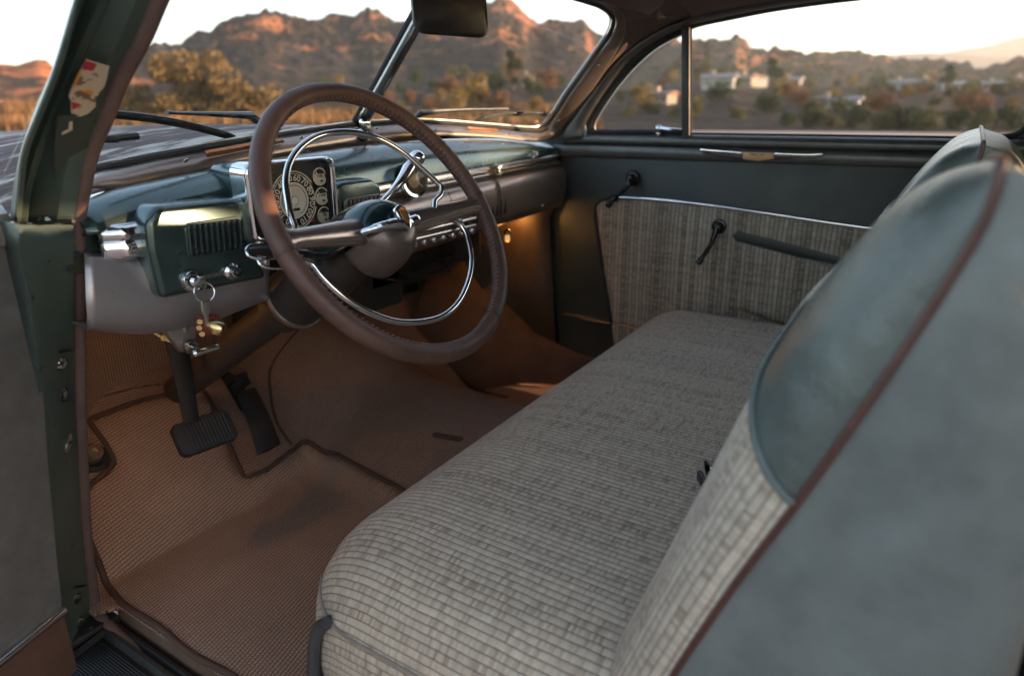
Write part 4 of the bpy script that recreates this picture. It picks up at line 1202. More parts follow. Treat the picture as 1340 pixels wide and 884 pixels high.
# ------------------------------------------------------------------ bench seat
def cushion():
    x0, x1, y0, y1 = -.682, .705, .06, .686
    rad = (.05, .05, .13, .17)
    def ring(ins, z, crown=0):
        pts = rrect(x0+ins, x1-ins, y0+ins, y1-ins, [max(r-ins, .012) for r in rad], 12)
        # subdivide long edges for smoothness
        q = []
        for i in range(len(pts)):
            a, b = pts[i], pts[(i+1) % len(pts)]
            q.append(a)
            if i % 13 == 12:
                for t in np.linspace(0, 1, 13)[1:-1]: q.append(a*(1-t)+b*t)
        return np.array([(p[0], p[1], z+TILT*p[0]*.9+crown) for p in q])
    lev = [(.30, .628), (.22, .628), (.15, .6265), (.11, .624)]
    for t in np.linspace(R(75), R(0), 7): lev.append((.085*(1-math.cos(R(90)-t) if False else 1-math.cos(R(90)-t+0)) if False else .085*(1-math.cos(math.asin(max(0, min(1, math.cos(t)))))), .545+.076*math.sin(t)))
    lev2 = []
    for a in np.linspace(80, 0, 8): lev2.append((.135-.135*math.cos(R(a)), .495+.126*math.sin(R(a))))
    lev = [(.19, .626), (.165, .6255), (.14, .624)]+lev2+[(-.001, .47), (0, .45), (.006, .42), (.012, .36)]
    rings = [ring(*l) for l in lev]
    uvs = [[(p[0], p[1]) for p in rings[0]]]
    for k in range(1, len(rings)):
        row = []
        for i, p in enumerate(rings[k]):
            q = rings[k-1][i]; d2 = p[:2]-q[:2]; L = np.linalg.norm(p-q)
            if np.linalg.norm(d2) < .006:
                o = np.array(uvs[-1][i])-np.array(uvs[max(0, len(uvs)-2)][i]); d2 = o
            d2 = d2/max(1e-6, np.linalg.norm(d2)); row.append(tuple(np.array(uvs[-1][i])+d2*L))
        uvs.append(row)
    g = G(); g.loft(rings, cu=False, uv=uvs)
    # close the loop seam and fill the middle with a strip
    m = len(rings[0])
    g.loft([[r[-1], r[0]] for r in rings], uv=[[u[-1], u[0]] for u in uvs])
    g.add(rings[0], [tuple(range(m))], uvs[0])
    return g, rings
g, CR = cushion()
cus = mk('seat_cushion', g, M_TWEED, car, ang=75)
cus['label'] = 'long bench seat cushion in ribbed grey tweed'
# stitched seam along the front left edge
g = G()
ri = CR[8]
idx = [i for i, p in enumerate(ri) if p[0] < -.50 and p[1] > .1]
Pseam = ri[idx]; Pseam = Pseam[np.argsort(-Pseam[:, 1]*1.0 + 0*Pseam[:, 0])]
Pseam = [q for q in ri if q[0] < -.60 and q[1] > .15]
Pseam = np.array(sorted(Pseam, key=lambda q: -q[1]+q[0]*.0))
Q = resample(Pseam+np.array((-.001, 0, .0008)), 60)
g.tube(Q, .0022, 6); mk('seat_seam', g, simple('seam_thread', (.2, .17, .14), .9), cus)
g = G()
Pk = [X(*q, -.672) for q in ((410, 960), (410, 900), (411, 860), (413, 835), (418, 820), (427, 815))]
Pk2 = resample(Pk, 30); g.tube(Pk2, .0065, 8)
rows = [Pk2, Pk2+np.array((.012, .006, 0)), Pk2+np.array((.03, .004, -.02)), Pk2+np.array((.05, -.03, -.05))]
g.loft(rows); mk('seat_side_trim', g, simple('dark_grey_trim', (.035, .037, .04), .4), cus, solid=.004)
g = G(); g.box(Z(928, 622, .64), (.05, .012, .026), Matrix.Rotation(R(35), 3, 'Z') @ Matrix.Rotation(R(25), 3, 'X'), bev=.003); sbk = mk('seat_belt_buckle', g, M_CHROME, cus)
g = G(); g.box(Z(926, 630, .632), (.044, .02, .016), Matrix.Rotation(R(35), 3, 'Z'), bev=.003); mk('buckle_body', g, M_BLACK, cus)
# seat base under the cushion
g = G(); g.box((.02, .33, .33), (1.28, .5, .12), bev=.01); mk('seat_base', g, M_DARKIN, car)

PIP = np.array([(.175, .55), (.14, .66), (.098, .773), (.062, .859), (.039, .917), (.019, .97), (-.001, 1.026), (-.014, 1.067), (-.018, 1.09), (-.018, 1.104)])
FRO = np.array([(.262, .50), (.222, .60), (.185, .70), (.150, .80), (.130, .86), (.110, .92), (.087, .98), (.062, 1.03), (.034, 1.073), (.008, 1.096), (-.018, 1.1055)])
REA = np.array([(-.085, .52), (-.09, .62), (-.090, .75), (-.088, .86), (-.086, .95), (-.082, 1.02), (-.074, 1.06), (-.058, 1.086), (-.038, 1.101), (-.018, 1.1045)])
def prof(P, n): return resample(P, n)
def seat_back(xo, xi, first):
    """xo outboard x, xi inboard x"""
    N = 60
    fr = prof(FRO, N); pi_ = prof(np.vstack([[(.19, .49)], PIP]), N); re = prof(np.vstack([[(-.085, .49)], REA]), N)
    s = np.sign(xi-xo)
    rad = .105
    cols = [(0, 0.0)]
    xs = []
    for t in np.linspace(0, 90, 12): xs.append((rad*(1-math.cos(R(t))), math.sin(R(t))))
    L = abs(xi-xo); xs2 = [(L*k, 1.0) for k in np.linspace(rad/L+.06, 1-.05/L-.06, 10)]
    xs3 = [(L-.05*(1-math.cos(R(t))), math.sin(R(t))) for t in np.linspace(90, 0, 8)]
    allx = xs+xs2+xs3
    def pt(d, c, k):
        a = pi_[k]*(1-c)+fr[k]*c
        # gentle belly across the width
        bel = .012*math.sin(math.pi*d/L)*math.sin(math.pi*k/(N-1))
        dz = -.050*(d/L)**1.3*(k/(N-1))**3 if first else -.012*(d/L)**2*(k/(N-1))**3
        return np.array((xo+s*d, a[0]+bel, a[1]+dz))
    grid = [[pt(d, c, k) for d, c in allx] for k in range(N)]
    zsplit = []
    for d, c in allx:
        e = min(1, d/.20); zsplit.append(.862+.10*e**.6 if d < L-.12 else .862+.10*min(1, (L-d)/.12)**.6)
    lowr, upr = [], []
    nl, nu = 26, 30
    G_ = np.array(grid)      # N, M, 3
    M_ = G_.shape[1]
    lowg = np.zeros((nl, M_, 3)); upg = np.zeros((nu, M_, 3)); uvl = np.zeros((nl, M_, 2))
    for j in range(M_):
        cz = G_[:, j, 2]; d = np.concatenate([[0], np.cumsum(np.linalg.norm(np.diff(G_[:, j], axis=0), axis=1))])
        ds = np.interp(zsplit[j], cz, d)
        for k in range(3):
            lowg[:, j, k] = np.interp(np.linspace(0, ds, nl), d, G_[:, j, k]); upg[:, j, k] = np.interp(np.linspace(ds, d[-1], nu), d, G_[:, j, k])
        uvl[:, j, 1] = np.linspace(0, ds, nl)
    for i in range(nl):
        uvl[i, :, 0] = np.concatenate([[0], np.cumsum(np.linalg.norm(np.diff(lowg[i], axis=0), axis=1))])
    g = G(); g.loft(list(upg)); a = mk('seat_back', g, M_SEATL, car, ang=80, label=('near' if first else 'far')+' half of the split seat back with green-grey leather top')
    g = G(); g.loft(list(lowg), uv=[list(map(tuple, r)) for r in uvl]); mk('tweed_insert', g, M_TWEED, a, ang=80)
    g = G(); g.tube(resample(lowg[-1]+np.array((0, .001, .001)), 80, smooth=False), .0042, 8); mk('insert_welt', g, M_SEATL, a)
    # rear shell, side face included
    rows = []
    for k in range(N):
        zz = pi_[k][1]; yb = np.interp(zz, re[:, 1], re[:, 0]) if k < N-1 else pi_[k][0]
        yp = pi_[k][0]
        w = max(0.0005, yp-yb); r = min(.028, w*.45)
        row = [(xo, yp, zz), (xo-s*.004*min(1, w/.08), yp-w*.25, zz), (xo-s*.006*min(1, w/.08), yp-w*.5, zz), (xo-s*.004*min(1, w/.08), yb+r+w*.12, zz)]
        for t in np.linspace(0, 90, 6): row.append((xo+s*r*(1-math.cos(R(t))), yb+r-r*math.sin(R(t)), zz))
        for q in np.linspace(.1, .9, 6): row.append((xo+s*L*q, yb-.012*math.sin(math.pi*q)*min(1, w/.05), zz))
        for t in np.linspace(90, 0, 6): row.append((xi-s*r*(1-math.cos(R(t))), yb+r-r*math.sin(R(t)), zz))
        row.append((xi, yp, zz))
        for i, q in enumerate(row):
            dq = abs(q[0]-xo); row[i] = (q[0], q[1], q[2]+(-.050*(dq/L)**1.3*(k/(N-1))**3 if first else -.012*(dq/L)**2*(k/(N-1))**3))
        rows.append(row)
    g = G(); g.loft(rows); mk('rear_shell', g, M_SHELL, a, ang=70)
    # piping round the panel
    P = [np.array((xo-s*.001, p[0], p[1])) for p in pi_]
    top_ = [G_[-1, j]+np.array((0, 0, .0015)) for j in range(2, M_-2)]
    Q = [np.array((xi+s*.001, p[0], p[1]+(-.050 if first else -.012)*(k/(N-1))**3)) for k, p in list(enumerate(pi_))[::-1]]
    g = G(); g.tube(resample(np.array(P+top_+Q), 220, smooth=False), .0031, 8); mk('piping', g, M_PIPE, a)
    return a
seat_back(-.655, -.008, True)
seat_back(.690, .008, False)
g = G(); g.prism([(-.60, -.30, .46), (-.60, -.075, .50), (.6, -.075, .50), (.6, -.30, .46)], (0, 0, -.02)); mk('rear_floor', g, simple('black_ribbed_mat', (.012, .011, .011), .9, bump=.8, bscale=500), car)

# ------------------------------------------------------------------ hood and fender outside
g = G(); rows = []
for y in np.linspace(1.13, 2.9, 30):
    row = []
    for x in np.linspace(-1.0, 1.0, 41):
        k = abs(x)
        z = 1.112+.01*x-.085*(k/.6)**2-.3*max(0, k-.6)**1.4 -.028*max(0, (y-1.7))**1.3-.02*max(0, 1.2-y)
        z += .006*math.exp(-(x/.05)**2)
        row.append((x, y-.06*(k/.7)**2, z-.012))
    rows.append(row)
g.loft(rows)
hd_ = mk('hood', g, M_HOOD, car, ang=70, solid=.004)
g = G(); p = WL(140, 182, -.10); g.box(p, (.03, .03, .012), bev=.004); g.tube([p, WL(180, 178, -.10)], .006, 8); mk('washer_nozzle', g, M_RUBBER, hd_)
g = G(); rows = []
for y in np.linspace(.98, 2.8, 20):
    rows.append([(-.99-.0*y, y, .985-.09*max(0, y-1.2)), (-.94, y, 1.0-.09*max(0, y-1.2)), (-.88, y, .975-.09*max(0, y-1.2))])
# ------------------------------------------------------------------ courtesy lamps (lit, amber) under the dash
def lamp(c, power, name='courtesy_lamp', col=(1, .46, .12)):
    g = G(); g.lathe([(.006, .012), (.008, 0), (.007, -.008), (0, -.010)], c, (0, 0, 1), 12)
    o = mk(name, g, M_BULB, car)
    g = G(); g.lathe([(.009, .012), (.010, .022), (.004, .028)], c, (0, 0, 1), 12); mk('lamp_socket', g, M_BRASS, o)
    l = bpy.data.lights.new('courtesy_light', 'POINT'); l.energy = power; l.color = col; l.shadow_soft_size = .012
    lo = bpy.data.objects.new('courtesy_light', l); COL.objects.link(lo); lo.location = Vector(tuple(np.array(c)-CO+np.array((0, 0, -.02)))); lo.parent = o
    return o
lamp((-.62, 1.20, .86), .15)
lamp(tuple(Y(664, 312, 1.10)), .025)
lamp((.645, 1.13, .845), .06)

# ================================================================== things lying in the car
# driver floor mat (a loose, bound mat)
mat_out = [(116, 548), (150, 536), (200, 521), (262, 505), (276, 528), (296, 570), (319, 626), (350, 612), (378, 594), (399, 574), (440, 594), (480, 615), (520, 637), (600, 690), (560, 800), (420, 940), (300, 1010), (203, 884), (168, 822), (138, 765), (113, 692), (108, 655), (110, 640), (147, 613), (150, 606), (140, 580), (127, 562)]
def hmat(x, y): return hfloor(x, y)+.009
loop = np.array([onsurf(a, b, hmat) for a, b in mat_out])
loop[:, 0] = np.maximum(loop[:, 0], np.where(loop[:, 1] < 1.14, -.661, -.72))
lp = resample(loop, 130, smooth=False, closed=True)
fm = empty('floor_mat', tuple(loop.mean(0)*np.array((1, 1, 0))+np.array((0, 0, .30))), 'brown loop pile mat with bound edges lying in front of the driver seat', 'floor mat')
FO = np.array(fm.location)
# triangulate the outline with a fine grid inside
b = bmesh.new()
vs_ = [b.verts.new((p[0], p[1], 0)) for p in lp]
f = b.faces.new(vs_)
bmesh.ops.triangulate(b, faces=[f])
for it in range(5):
    long_ = [e for e in b.edges if e.calc_length() > .035]
    if not long_: break
    bmesh.ops.subdivide_edges(b, edges=long_, cuts=1)
    bmesh.ops.triangulate(b, faces=b.faces[:])
g = G()
b.verts.index_update()
g.add([(v.co.x-FO[0], v.co.y-FO[1], hmat(v.co.x, v.co.y)-FO[2]) for v in b.verts], [tuple(v.index for v in q.verts) for q in b.faces], [(v.co.x*.96+v.co.y*.25, (v.co.y*.96-v.co.x*.25)+.28*max(0, v.co.y-1.2)) for v in b.verts])
b.free()
_mk('mat_pile', g, M_MAT, fm, ang=80, solid=.006, off=-1)
g = G(); lz = np.array([(p[0]+.0025*math.sin(p[1]*31+p[0]*17), p[1]+.0025*math.sin(p[0]*37+p[1]*11), hmat(p[0], p[1])+.0015*math.sin(p[0]*23+p[1]*29)) for p in resample(lp, 200, smooth=False, closed=True)])-FO
g.tube(lz, .0058, 8, closed=True, up=(0, 0, 1)); _mk('mat_binding', g, M_BIND, fm, ang=80)

# keys hanging from the ignition lock
kp0 = Y(250, 367, YF-.001)+np.array((0, -.018, 0))
kr = empty('key_ring', tuple(kp0), 'steel key ring with dark red fob and brass bell hanging from the ignition lock', 'keys')
KO = np.array(kr.location)
def kadd(name, g, mat, par=None, **k):
    g.v = [tuple(np.array(p)-KO) for p in g.v]; return _mk(name, g, mat, par or kr, **k)
g = G()
kh = Y(266, 370, .90); g.prism([kp0+np.array((a, .004, b)) for a, b in ((-.004, -.002), (.006, -.003), (.006, .003), (-.004, .002))], (0, -.012, 0)); g.lathe([(.0085, -.001), (.0105, 0), (.0085, .001), (.006, 0), (.0085, -.001)], kh, (.6, -.75, .1), 24)
g.tube([kp0, kh], .0035, 6)
kadd('ignition_key', g, M_STEEL)
def ringpts(c, r, ax, n=40):
    ax = nrm(ax); u = nrm(np.cross(ax, (.1, .2, 1))); v = np.cross(ax, u)
    return [np.array(c)+r*(math.cos(t)*u+math.sin(t)*v) for t in np.linspace(0, 2*math.pi, n, endpoint=False)]
g = G(); g.tube(ringpts(Y(267.5, 382, .893), .0138, (-.35, -1, .25)), .0011, 6, closed=True); kadd('split_ring', g, M_CHROME)
g = G(); g.prism([Y(*q, .893) for q in ((264, 394), (275, 393), (276, 405), (273, 414), (267, 414), (264, 406))], (0, .002, 0), .0005); g.prism([Y(*q, .893) for q in ((268, 413), (273, 413), (273, 426), (271, 428), (269, 426))], (0, .002, 0), .0004)
kadd('spare_key', g, M_STEEL)
g = G(); g.box(Y(272, 425, .905), (.03, .018, .03), Matrix.Rotation(R(12), 3, 'Y'), bev=.004); kadd('leather_fob', g, M_REDPL)
g = G(); g.lathe([(0, -.012), (.009, -.012), (.0115, -.008), (.0115, .008), (.0095, .011), (0, .0115)], Y(283, 428, .893), nrm((.5, -.75, -.35)), 24); kadd('brass_bell', g, M_BRASS)
g = G()
for q in ((262, 420), (261, 428), (265, 436)): g.lathe([(0, -.004), (.004, -.004), (.004, .004), (0, .004)], Y(*q, .895), (-.6, -.7, 0), 10)
kadd('brass_studs', g, M_BRASS)

ALB = 1.0

# ================================================================== THE PLACE OUTSIDE
mk = _mk
for o in INCAR:
    if 'in_car' in o: del o['in_car']
GZ = -.10
def ground_mat():
    m = MT('sandy_ground')
    c = m.ramp(m.noise(.25, 8, .65), [(.3, (.20, .155, .125)), (.7, (.33, .27, .22))])
    m.col(c); m.val('Roughness', .95); m.bump(m.noise(6, 6), .4, .05); return m.m
g = G()
xs = [-15000, -3000, -600, -120, -30, 30, 120, 600, 3000, 15000]
g.add([(x, y, GZ) for y in xs for x in xs], [(j*10+i, j*10+i+1, (j+1)*10+i+1, (j+1)*10+i) for j in range(9) for i in range(9)])
tag(mk('ground', g, ground_mat()), kind='structure')
def asphalt():
    m = MT('pale_asphalt'); m.col(m.ramp(m.noise(.8, 8, .6), [(.3, (.16, .135, .13)), (.7, (.23, .195, .185))])); m.val('Roughness', .9); m.bump(m.noise(60, 4), .3, .01); return m.m
g = G(); g.add([(-60, -40, GZ+.006), (30, -40, GZ+.006), (48, 75, GZ+.006), (-60, 85, GZ+.006)], [(0, 1, 2, 3)])
tag(mk('road', g, asphalt()), kind='structure')

# --- hills: a polar terrain, heights from what the skyline does in each direction
SKY = [(-140, 92), (-60, 92), (0, 85), (20, 80), (40, 76), (55, 80), (66, 92), (85, 106), (110, 104), (150, 88), (185, 74), (210, 66), (236, 61), (262, 50), (290, 36), (318, 21), (340, 19), (365, 24), (400, 26), (430, 24), (456, 28), (470, 21), (482, 16), (500, 22), (527, 32), (560, 26), (600, 18), (628, 8), (652, 3), (668, 10), (690, 26), (706, 31), (722, 27), (748, 29), (764, 33), (776, 44), (792, 53), (820, 66), (850, 66), (872, 58), (888, 62), (905, 54), (930, 57), (948, 55), (965, 54), (978, 67), (1000, 75), (1012, 72), (1025, 76), (1050, 73), (1080, 72), (1110, 76), (1150, 81), (1190, 84), (1230, 85), (1262, 92), (1284, 97), (1310, 90), (1340, 82), (1400, 70), (1500, 80)]
az_t, el_t = [], []
for a, b in SKY:
    d = ray(a, b); az_t.append(math.degrees(math.atan2(d[1], d[0]))); el_t.append(d[2]/math.hypot(d[0], d[1]))
az_t, el_t = np.array(az_t)[::-1], np.array(el_t)[::-1]
from mathutils import noise as mno
def fbm(x, y, z, o=5):
    s, a, f = 0., .5, 1.
    for _ in range(o): s += a*mno.noise(Vector((x*f, y*f, z*f))); a *= .52; f *= 2.05
    return s
def ridge(x, y, z, o=5):
    s, a, f = 0., .5, 1.
    for _ in range(o): s += a*(1-2*abs(mno.noise(Vector((x*f, y*f, z*f))))); a *= .5; f *= 2.1
    return s
def Rr(a):      # distance of the crest
    return float(np.interp(a, [-40, -12, 0, 8, 16, 30, 45, 55, 60, 64, 80], [700, 640, 620, 600, 520, 460, 440, 400, 330, 190, 180]))
def amp_k(k, r, Rc): return k*(1-max(0, (r-Rc)/Rc))
def terrain_h(a, r):
    Rc = Rr(a); el = float(np.interp(a, az_t, el_t, left=.06, right=.05))
    Hc = 1.13-GZ+el*Rc
    r0 = 75 if a > 40 else 62
    v = min(1, max(0, (r-r0)/(Rc*.42-r0 if Rc > 250 else 40))); v = v*v*(3-2*v)
    k = min(1, max(0, (r-Rc*.40)/(Rc*.60))) if Rc > 250 else min(1, max(0, (r-95)/(Rc-95)))
    base = float(np.interp(a, [0, 16, 26, 35], [.24, .22, .16, .12]))*Hc*v if Rc > 250 else .06*Hc*v
    top = (Hc-base)*(k**1.25)
    h = base+top
    if r > Rc: h = Hc - (r-Rc)*.25
    x, y = r*math.cos(R(a)), r*math.sin(R(a))
    amp = k*(1-max(0, (r-Rc)/Rc))
    ed = max(0., 1-abs(k-1)/.12)
    if k > 0:
        vd = mno.voronoi(Vector((x/11+fbm(x/30, y/30, 2, 2), y/11, .7)))[0]; vd2 = mno.voronoi(Vector((x/5, y/5, 3.1)))[0]
        h += (amp_k(k, r, Rc))*(5.5*max(0, .62-vd[0])+2.6*max(0, .6-vd2[0])-1.2)*(1 if Rc > 250 else .3)
    h += amp*(11.0*ridge(x/62, y/62, 1.3)-4.0+5.5*fbm(x/19, y/19, 4)+3.8*ridge(x/21, y/21, 3, 3)-1.2+3.4*ridge(x/8, y/8, 7, 3)-1.)*(1-.62*ed)*(1 if Rc > 250 else .35) + .5*v*fbm(x/12, y/12, 9)
    return GZ+max(-.3, h)
def hill_mat():
    m = MT('scrub_and_rock')
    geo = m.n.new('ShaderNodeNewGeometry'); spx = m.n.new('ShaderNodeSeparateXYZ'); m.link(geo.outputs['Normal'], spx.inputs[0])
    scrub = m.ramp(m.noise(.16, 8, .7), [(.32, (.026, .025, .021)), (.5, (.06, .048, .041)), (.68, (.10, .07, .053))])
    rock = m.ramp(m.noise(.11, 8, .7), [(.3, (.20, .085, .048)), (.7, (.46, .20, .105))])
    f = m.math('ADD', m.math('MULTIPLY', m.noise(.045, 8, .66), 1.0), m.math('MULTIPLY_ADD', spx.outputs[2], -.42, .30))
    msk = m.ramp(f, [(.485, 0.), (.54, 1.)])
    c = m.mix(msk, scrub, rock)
    spots = m.ramp(m.noise(.40, 5, .6), [(.52, 0.), (.57, 1.)])
    c = m.mix(m.math('MULTIPLY', spots, .75), c, (.022, .028, .016))
    m.col(c); m.val('Roughness', .95); m.val('Specular IOR Level', .1)
    vo = m.n.new('ShaderNodeTexVoronoi'); vo.inputs['Scale'].default_value = .22
    tc = m.n.new('ShaderNodeTexCoord'); m.link(tc.outputs['Object'], vo.inputs['Vector'])
    m.bump(m.math('ADD', m.noise(.4, 8, .7), vo.outputs['Distance']), 1.0, 3.0)
    return m.m
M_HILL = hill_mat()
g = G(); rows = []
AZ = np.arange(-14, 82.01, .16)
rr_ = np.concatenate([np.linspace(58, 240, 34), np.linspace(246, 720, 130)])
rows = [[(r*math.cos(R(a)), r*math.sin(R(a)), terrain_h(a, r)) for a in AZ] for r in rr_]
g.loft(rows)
def red_mat():
    m = MT('red_sandstone')
    rock = m.ramp(m.noise(.3, 8, .7), [(.3, (.30, .095, .04)), (.7, (.52, .20, .085))])
    msk = m.ramp(m.noise(.12, 7, .65), [(.47, 0.), (.55, 1.)])
    m.col(m.mix(msk, rock, (.06, .045, .028))); m.val('Roughness', .95); m.val('Specular IOR Level', .1); m.bump(m.noise(.8, 8, .7), .7, 1.2); return m.m
na = len(AZ)
for k in range(len(g.f)): g.mi[k] = 1 if (AZ[k % (na-1)] > 62.6+.8*math.sin(k//(na-1)*.5) and rr_[k//(na-1)] > 112) else 0
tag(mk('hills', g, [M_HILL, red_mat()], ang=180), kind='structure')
# the rest of the valley round the car (for the light and the reflections), lower
g = G(); rows = []
A2 = np.arange(82, 346.1, 3)
for r in (90, 150, 220, 300, 380, 460):
    rows.append([(r*math.cos(R(a)), r*math.sin(R(a)), GZ+max(-.2, (r-90)/370*(15 if a < 250 else 8)*(1+.5*fbm(math.cos(R(a))*3, math.sin(R(a))*3, r/200)))) for a in A2])
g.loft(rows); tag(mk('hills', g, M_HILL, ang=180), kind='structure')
# far ranges
def far_range(px, dist, name, seed, mat):
    P = []
    for a, b in px:
        q = FAR(a, b, dist); P.append(q)
    Q = resample(np.array(P), 160)
    rows = []
    for k, (f, d) in enumerate(((1, 0), (.75, -.05), (.45, -.12), (.15, -.2), (0, -.26))):
        row = []
        for q in Q:
            u = np.array((q[0]*(1+d), q[1]*(1+d)))
            z = GZ+(q[2]-GZ)*f + (dist*.005*fbm(u[0]/dist*30, u[1]/dist*30, seed+k) if k else dist*.0012*fbm(q[0]/dist*60, q[1]/dist*60, seed))
            row.append((u[0], u[1], max(GZ-1, z)))
        rows.append(row)
    rows.insert(0, [(q[0]*1.25, q[1]*1.25, GZ-2) for q in Q])
    g = G(); g.loft(rows); tag(mk(name, g, mat, ang=180), kind='structure')
M_FAR = simple('far_scrub', (.09, .075, .06), .95, var=.2, scale=.01)
far_range([(980, 80), (1080, 76), (1130, 74), (1160, 72), (1185, 70), (1215, 69), (1250, 71), (1290, 74), (1340, 76), (1420, 74)], 2600, 'far_hills', 3, M_FAR)
far_range([(1120, 84), (1200, 74), (1240, 68), (1262, 64), (1290, 60), (1310, 54), (1340, 47), (1400, 38), (1500, 34)], 4200, 'mountains', 8, M_FAR)

# --- dry grass in front of the hills on the left
def card_mat(name, c1, c2):
    m = MT(name); oi = m.n.new('ShaderNodeObjectInfo')
    m.col(m.ramp(m.noise(1.2, 5, .7), [(.3, c1), (.7, c2)])); m.val('Roughness', .9); m.val('Specular IOR Level', .1)
    return m.m
M_GRASS = card_mat('dry_grass', (.10, .056, .026), (.19, .115, .055))
rng = random.Random(3)
g = G(); v = []; f = []
for k in range(16000):
    a = rng.uniform(26, 76); r = rng.uniform(62, 112)
    if a < 40 and rng.random() < .45: continue
    x, y = r*math.cos(R(a)), r*math.sin(R(a)); z = terrain_h(a, r)
    h = rng.uniform(.5, 1.35)*(1 if a > 45 else .75); t = rng.uniform(0, 6.28); w = rng.uniform(.05, .16); dx, dy = math.cos(t)*w, math.sin(t)*w
    lx, ly = rng.uniform(-.3, .3), rng.uniform(-.3, .3); i = len(v)
    v += [(x-dx, y-dy, z-.1), (x+dx, y+dy, z-.1), (x+lx+dx*.3, y+ly+dy*.3, z+h), (x+lx-dx*.3, y+ly-dy*.3, z+h)]; f.append((i, i+1, i+2, i+3))
g.add(v, f); tag(mk('grass', g, M_GRASS, ang=180), 'tall dry orange grass along the edge of the lot', 'grass', kind='stuff')

# --- trees: trunk with limbs and a crown of leaf clumps
def leaves(g, blobs, n, s, rg):
    v = []; f = []
    for _ in range(n):
        c, rad = blobs[rg.randrange(len(blobs))]
        while True:
            d = np.array([rg.uniform(-1, 1) for _ in range(3)]); L = np.linalg.norm(d)
            if .25 < L <= 1 and rg.random() < L: break
        p = np.array(c)+d*np.array(rad)
        n1 = nrm([rg.uniform(-1, 1), rg.uniform(-1, 1), rg.uniform(-.2, 1)]); u = nrm(np.cross(n1, [rg.uniform(-1, 1), rg.uniform(-1, 1), .3])); w = np.cross(n1, u)
        q = s*rg.uniform(.6, 1.4); i = len(v)
        v += [p-u*q, p-w*q*.6, p+u*q, p+w*q*.6]; f.append((i, i+1, i+2, i+3))
    g.add(v, f)
M_BARK = simple('bark', (.07, .05, .035), .9, scale=4)
def foliage(name, c, var=.45):
    m = MT(name); c = np.array(c)
    m.col(m.ramp(m.noise(.9, 5, .7), [(.3, tuple(c*(1-var))), (.7, tuple(c*(1+var)))]))
    m.val('Roughness', .8); m.val('Specular IOR Level', .15); return m.m
FOL = {'dark green': foliage('dark_green_leaves', (.035, .05, .024)), 'olive': foliage('olive_leaves', (.075, .075, .03)), 'yellowing': foliage('yellowing_leaves', (.17, .115, .035)), 'rusty brown': foliage('rusty_leaves', (.14, .072, .035))}
def tree_mesh(h, wid, seed, n=520, slim=False):
    rg = random.Random(seed)
    t = G(); t.tube(resample([(0, 0, -.4), (rg.uniform(-.1, .1)*h*.3, rg.uniform(-.1, .1)*h*.3, h*.3), (rg.uniform(-.1, .1)*h*.4, 0, h*.75)], 8), list(np.linspace(h*.035, h*.012, 8)), 7)
    blobs = []
    nb = 9
    for k in range(nb):
        a = rg.uniform(0, 6.28); q = rg.uniform(.1, 1)**.6
        zc = rg.uniform(.2, .8) if not slim else rg.uniform(.15, .85)
        ww = wid*(.55 if not slim else .3)*(1.15-abs(zc-.5))
        c = (math.cos(a)*q*ww*.75, math.sin(a)*q*ww*.75, h*zc); r = wid*rg.uniform(.24, .36)*(1 if not slim else .55)
        blobs.append((c, (r, r, r*.85)))
        t.tube([(0, 0, h*.25), (c[0]*.5, c[1]*.5, h*.25+(c[2]-h*.25)*.6), c], [h*.016, h*.01, h*.004], 5)
    l = G(); leaves(l, blobs, n, h*.042, rg)
    return t, l
PROTO = {}
def make_tree(kind, species, h, wid, seed, slim=False, n=520):
    t, l = tree_mesh(h, wid, seed, n, slim)
    return t, l
def place_tree(kind, variant, p, s, label, group, cat='tree', slim=False):
    key = (kind, variant, slim)
    if key not in PROTO:
        t, l = tree_mesh(6.0, 6.0 if not slim else 3.2, 100+variant*7+len(PROTO), 1500, slim)
        e = bpy.data.objects.new('tree', None); COL.objects.link(e)
        a = mk('trunk', t, M_BARK, e, ang=60); b = mk('crown', l, FOL[kind], e, ang=0)
        PROTO[key] = (e, a, b); o = e
    else:
        e, a, b = PROTO[key]
        o = e.copy(); COL.objects.link(o)
        for q in (a, b):
            c = q.copy(); COL.objects.link(c); c.parent = o
    o.location = Vector(tuple(p)); o.scale = (s, s, s); o.rotation_euler = (0, 0, rng.uniform(0, 6.28))
    tag(o, label, cat, group); return o
def ground_at(px, dist):
    d = ray(px, 150); a = math.degrees(math.atan2(d[1], d[0]))
    return np.array((dist*math.cos(R(a)), dist*math.sin(R(a)), terrain_h(a, dist)))
# big dry thicket on the left, seen through the windshield
th = empty('thicket', tuple(ground_at(243, 82)), 'big rounded olive brown bush standing in dry grass below the rocky hill', 'bush')
rg = random.Random(11); t = G(); l = G(); blobs = []
dx = nrm(np.array((_rt[0], _rt[1], 0)))
for k in range(46):
    u = rg.uniform(-7.2, 7.2); zc = rg.uniform(.6, 6.4)*(1-(abs(u)/8.6)**2)+.4
    c = dx*u+np.array((rg.uniform(-1.5, 1.5), rg.uniform(-1.5, 1.5), zc)); r = rg.uniform(1.0, 1.9)
    blobs.append((tuple(c), (r, r, r*.9)))
    t.tube([(dx*u*.25), tuple(dx*u*.6+np.array((0, 0, zc*.5))), tuple(c)], [.12, .08, .03], 6)
leaves(l, blobs, 13000, .2, rg)
mk('stems', t, M_BARK, th, ang=60); mk('leaf_mass', l, foliage('olive_brown_leaves', (.135, .092, .038), .6), th, ang=0)
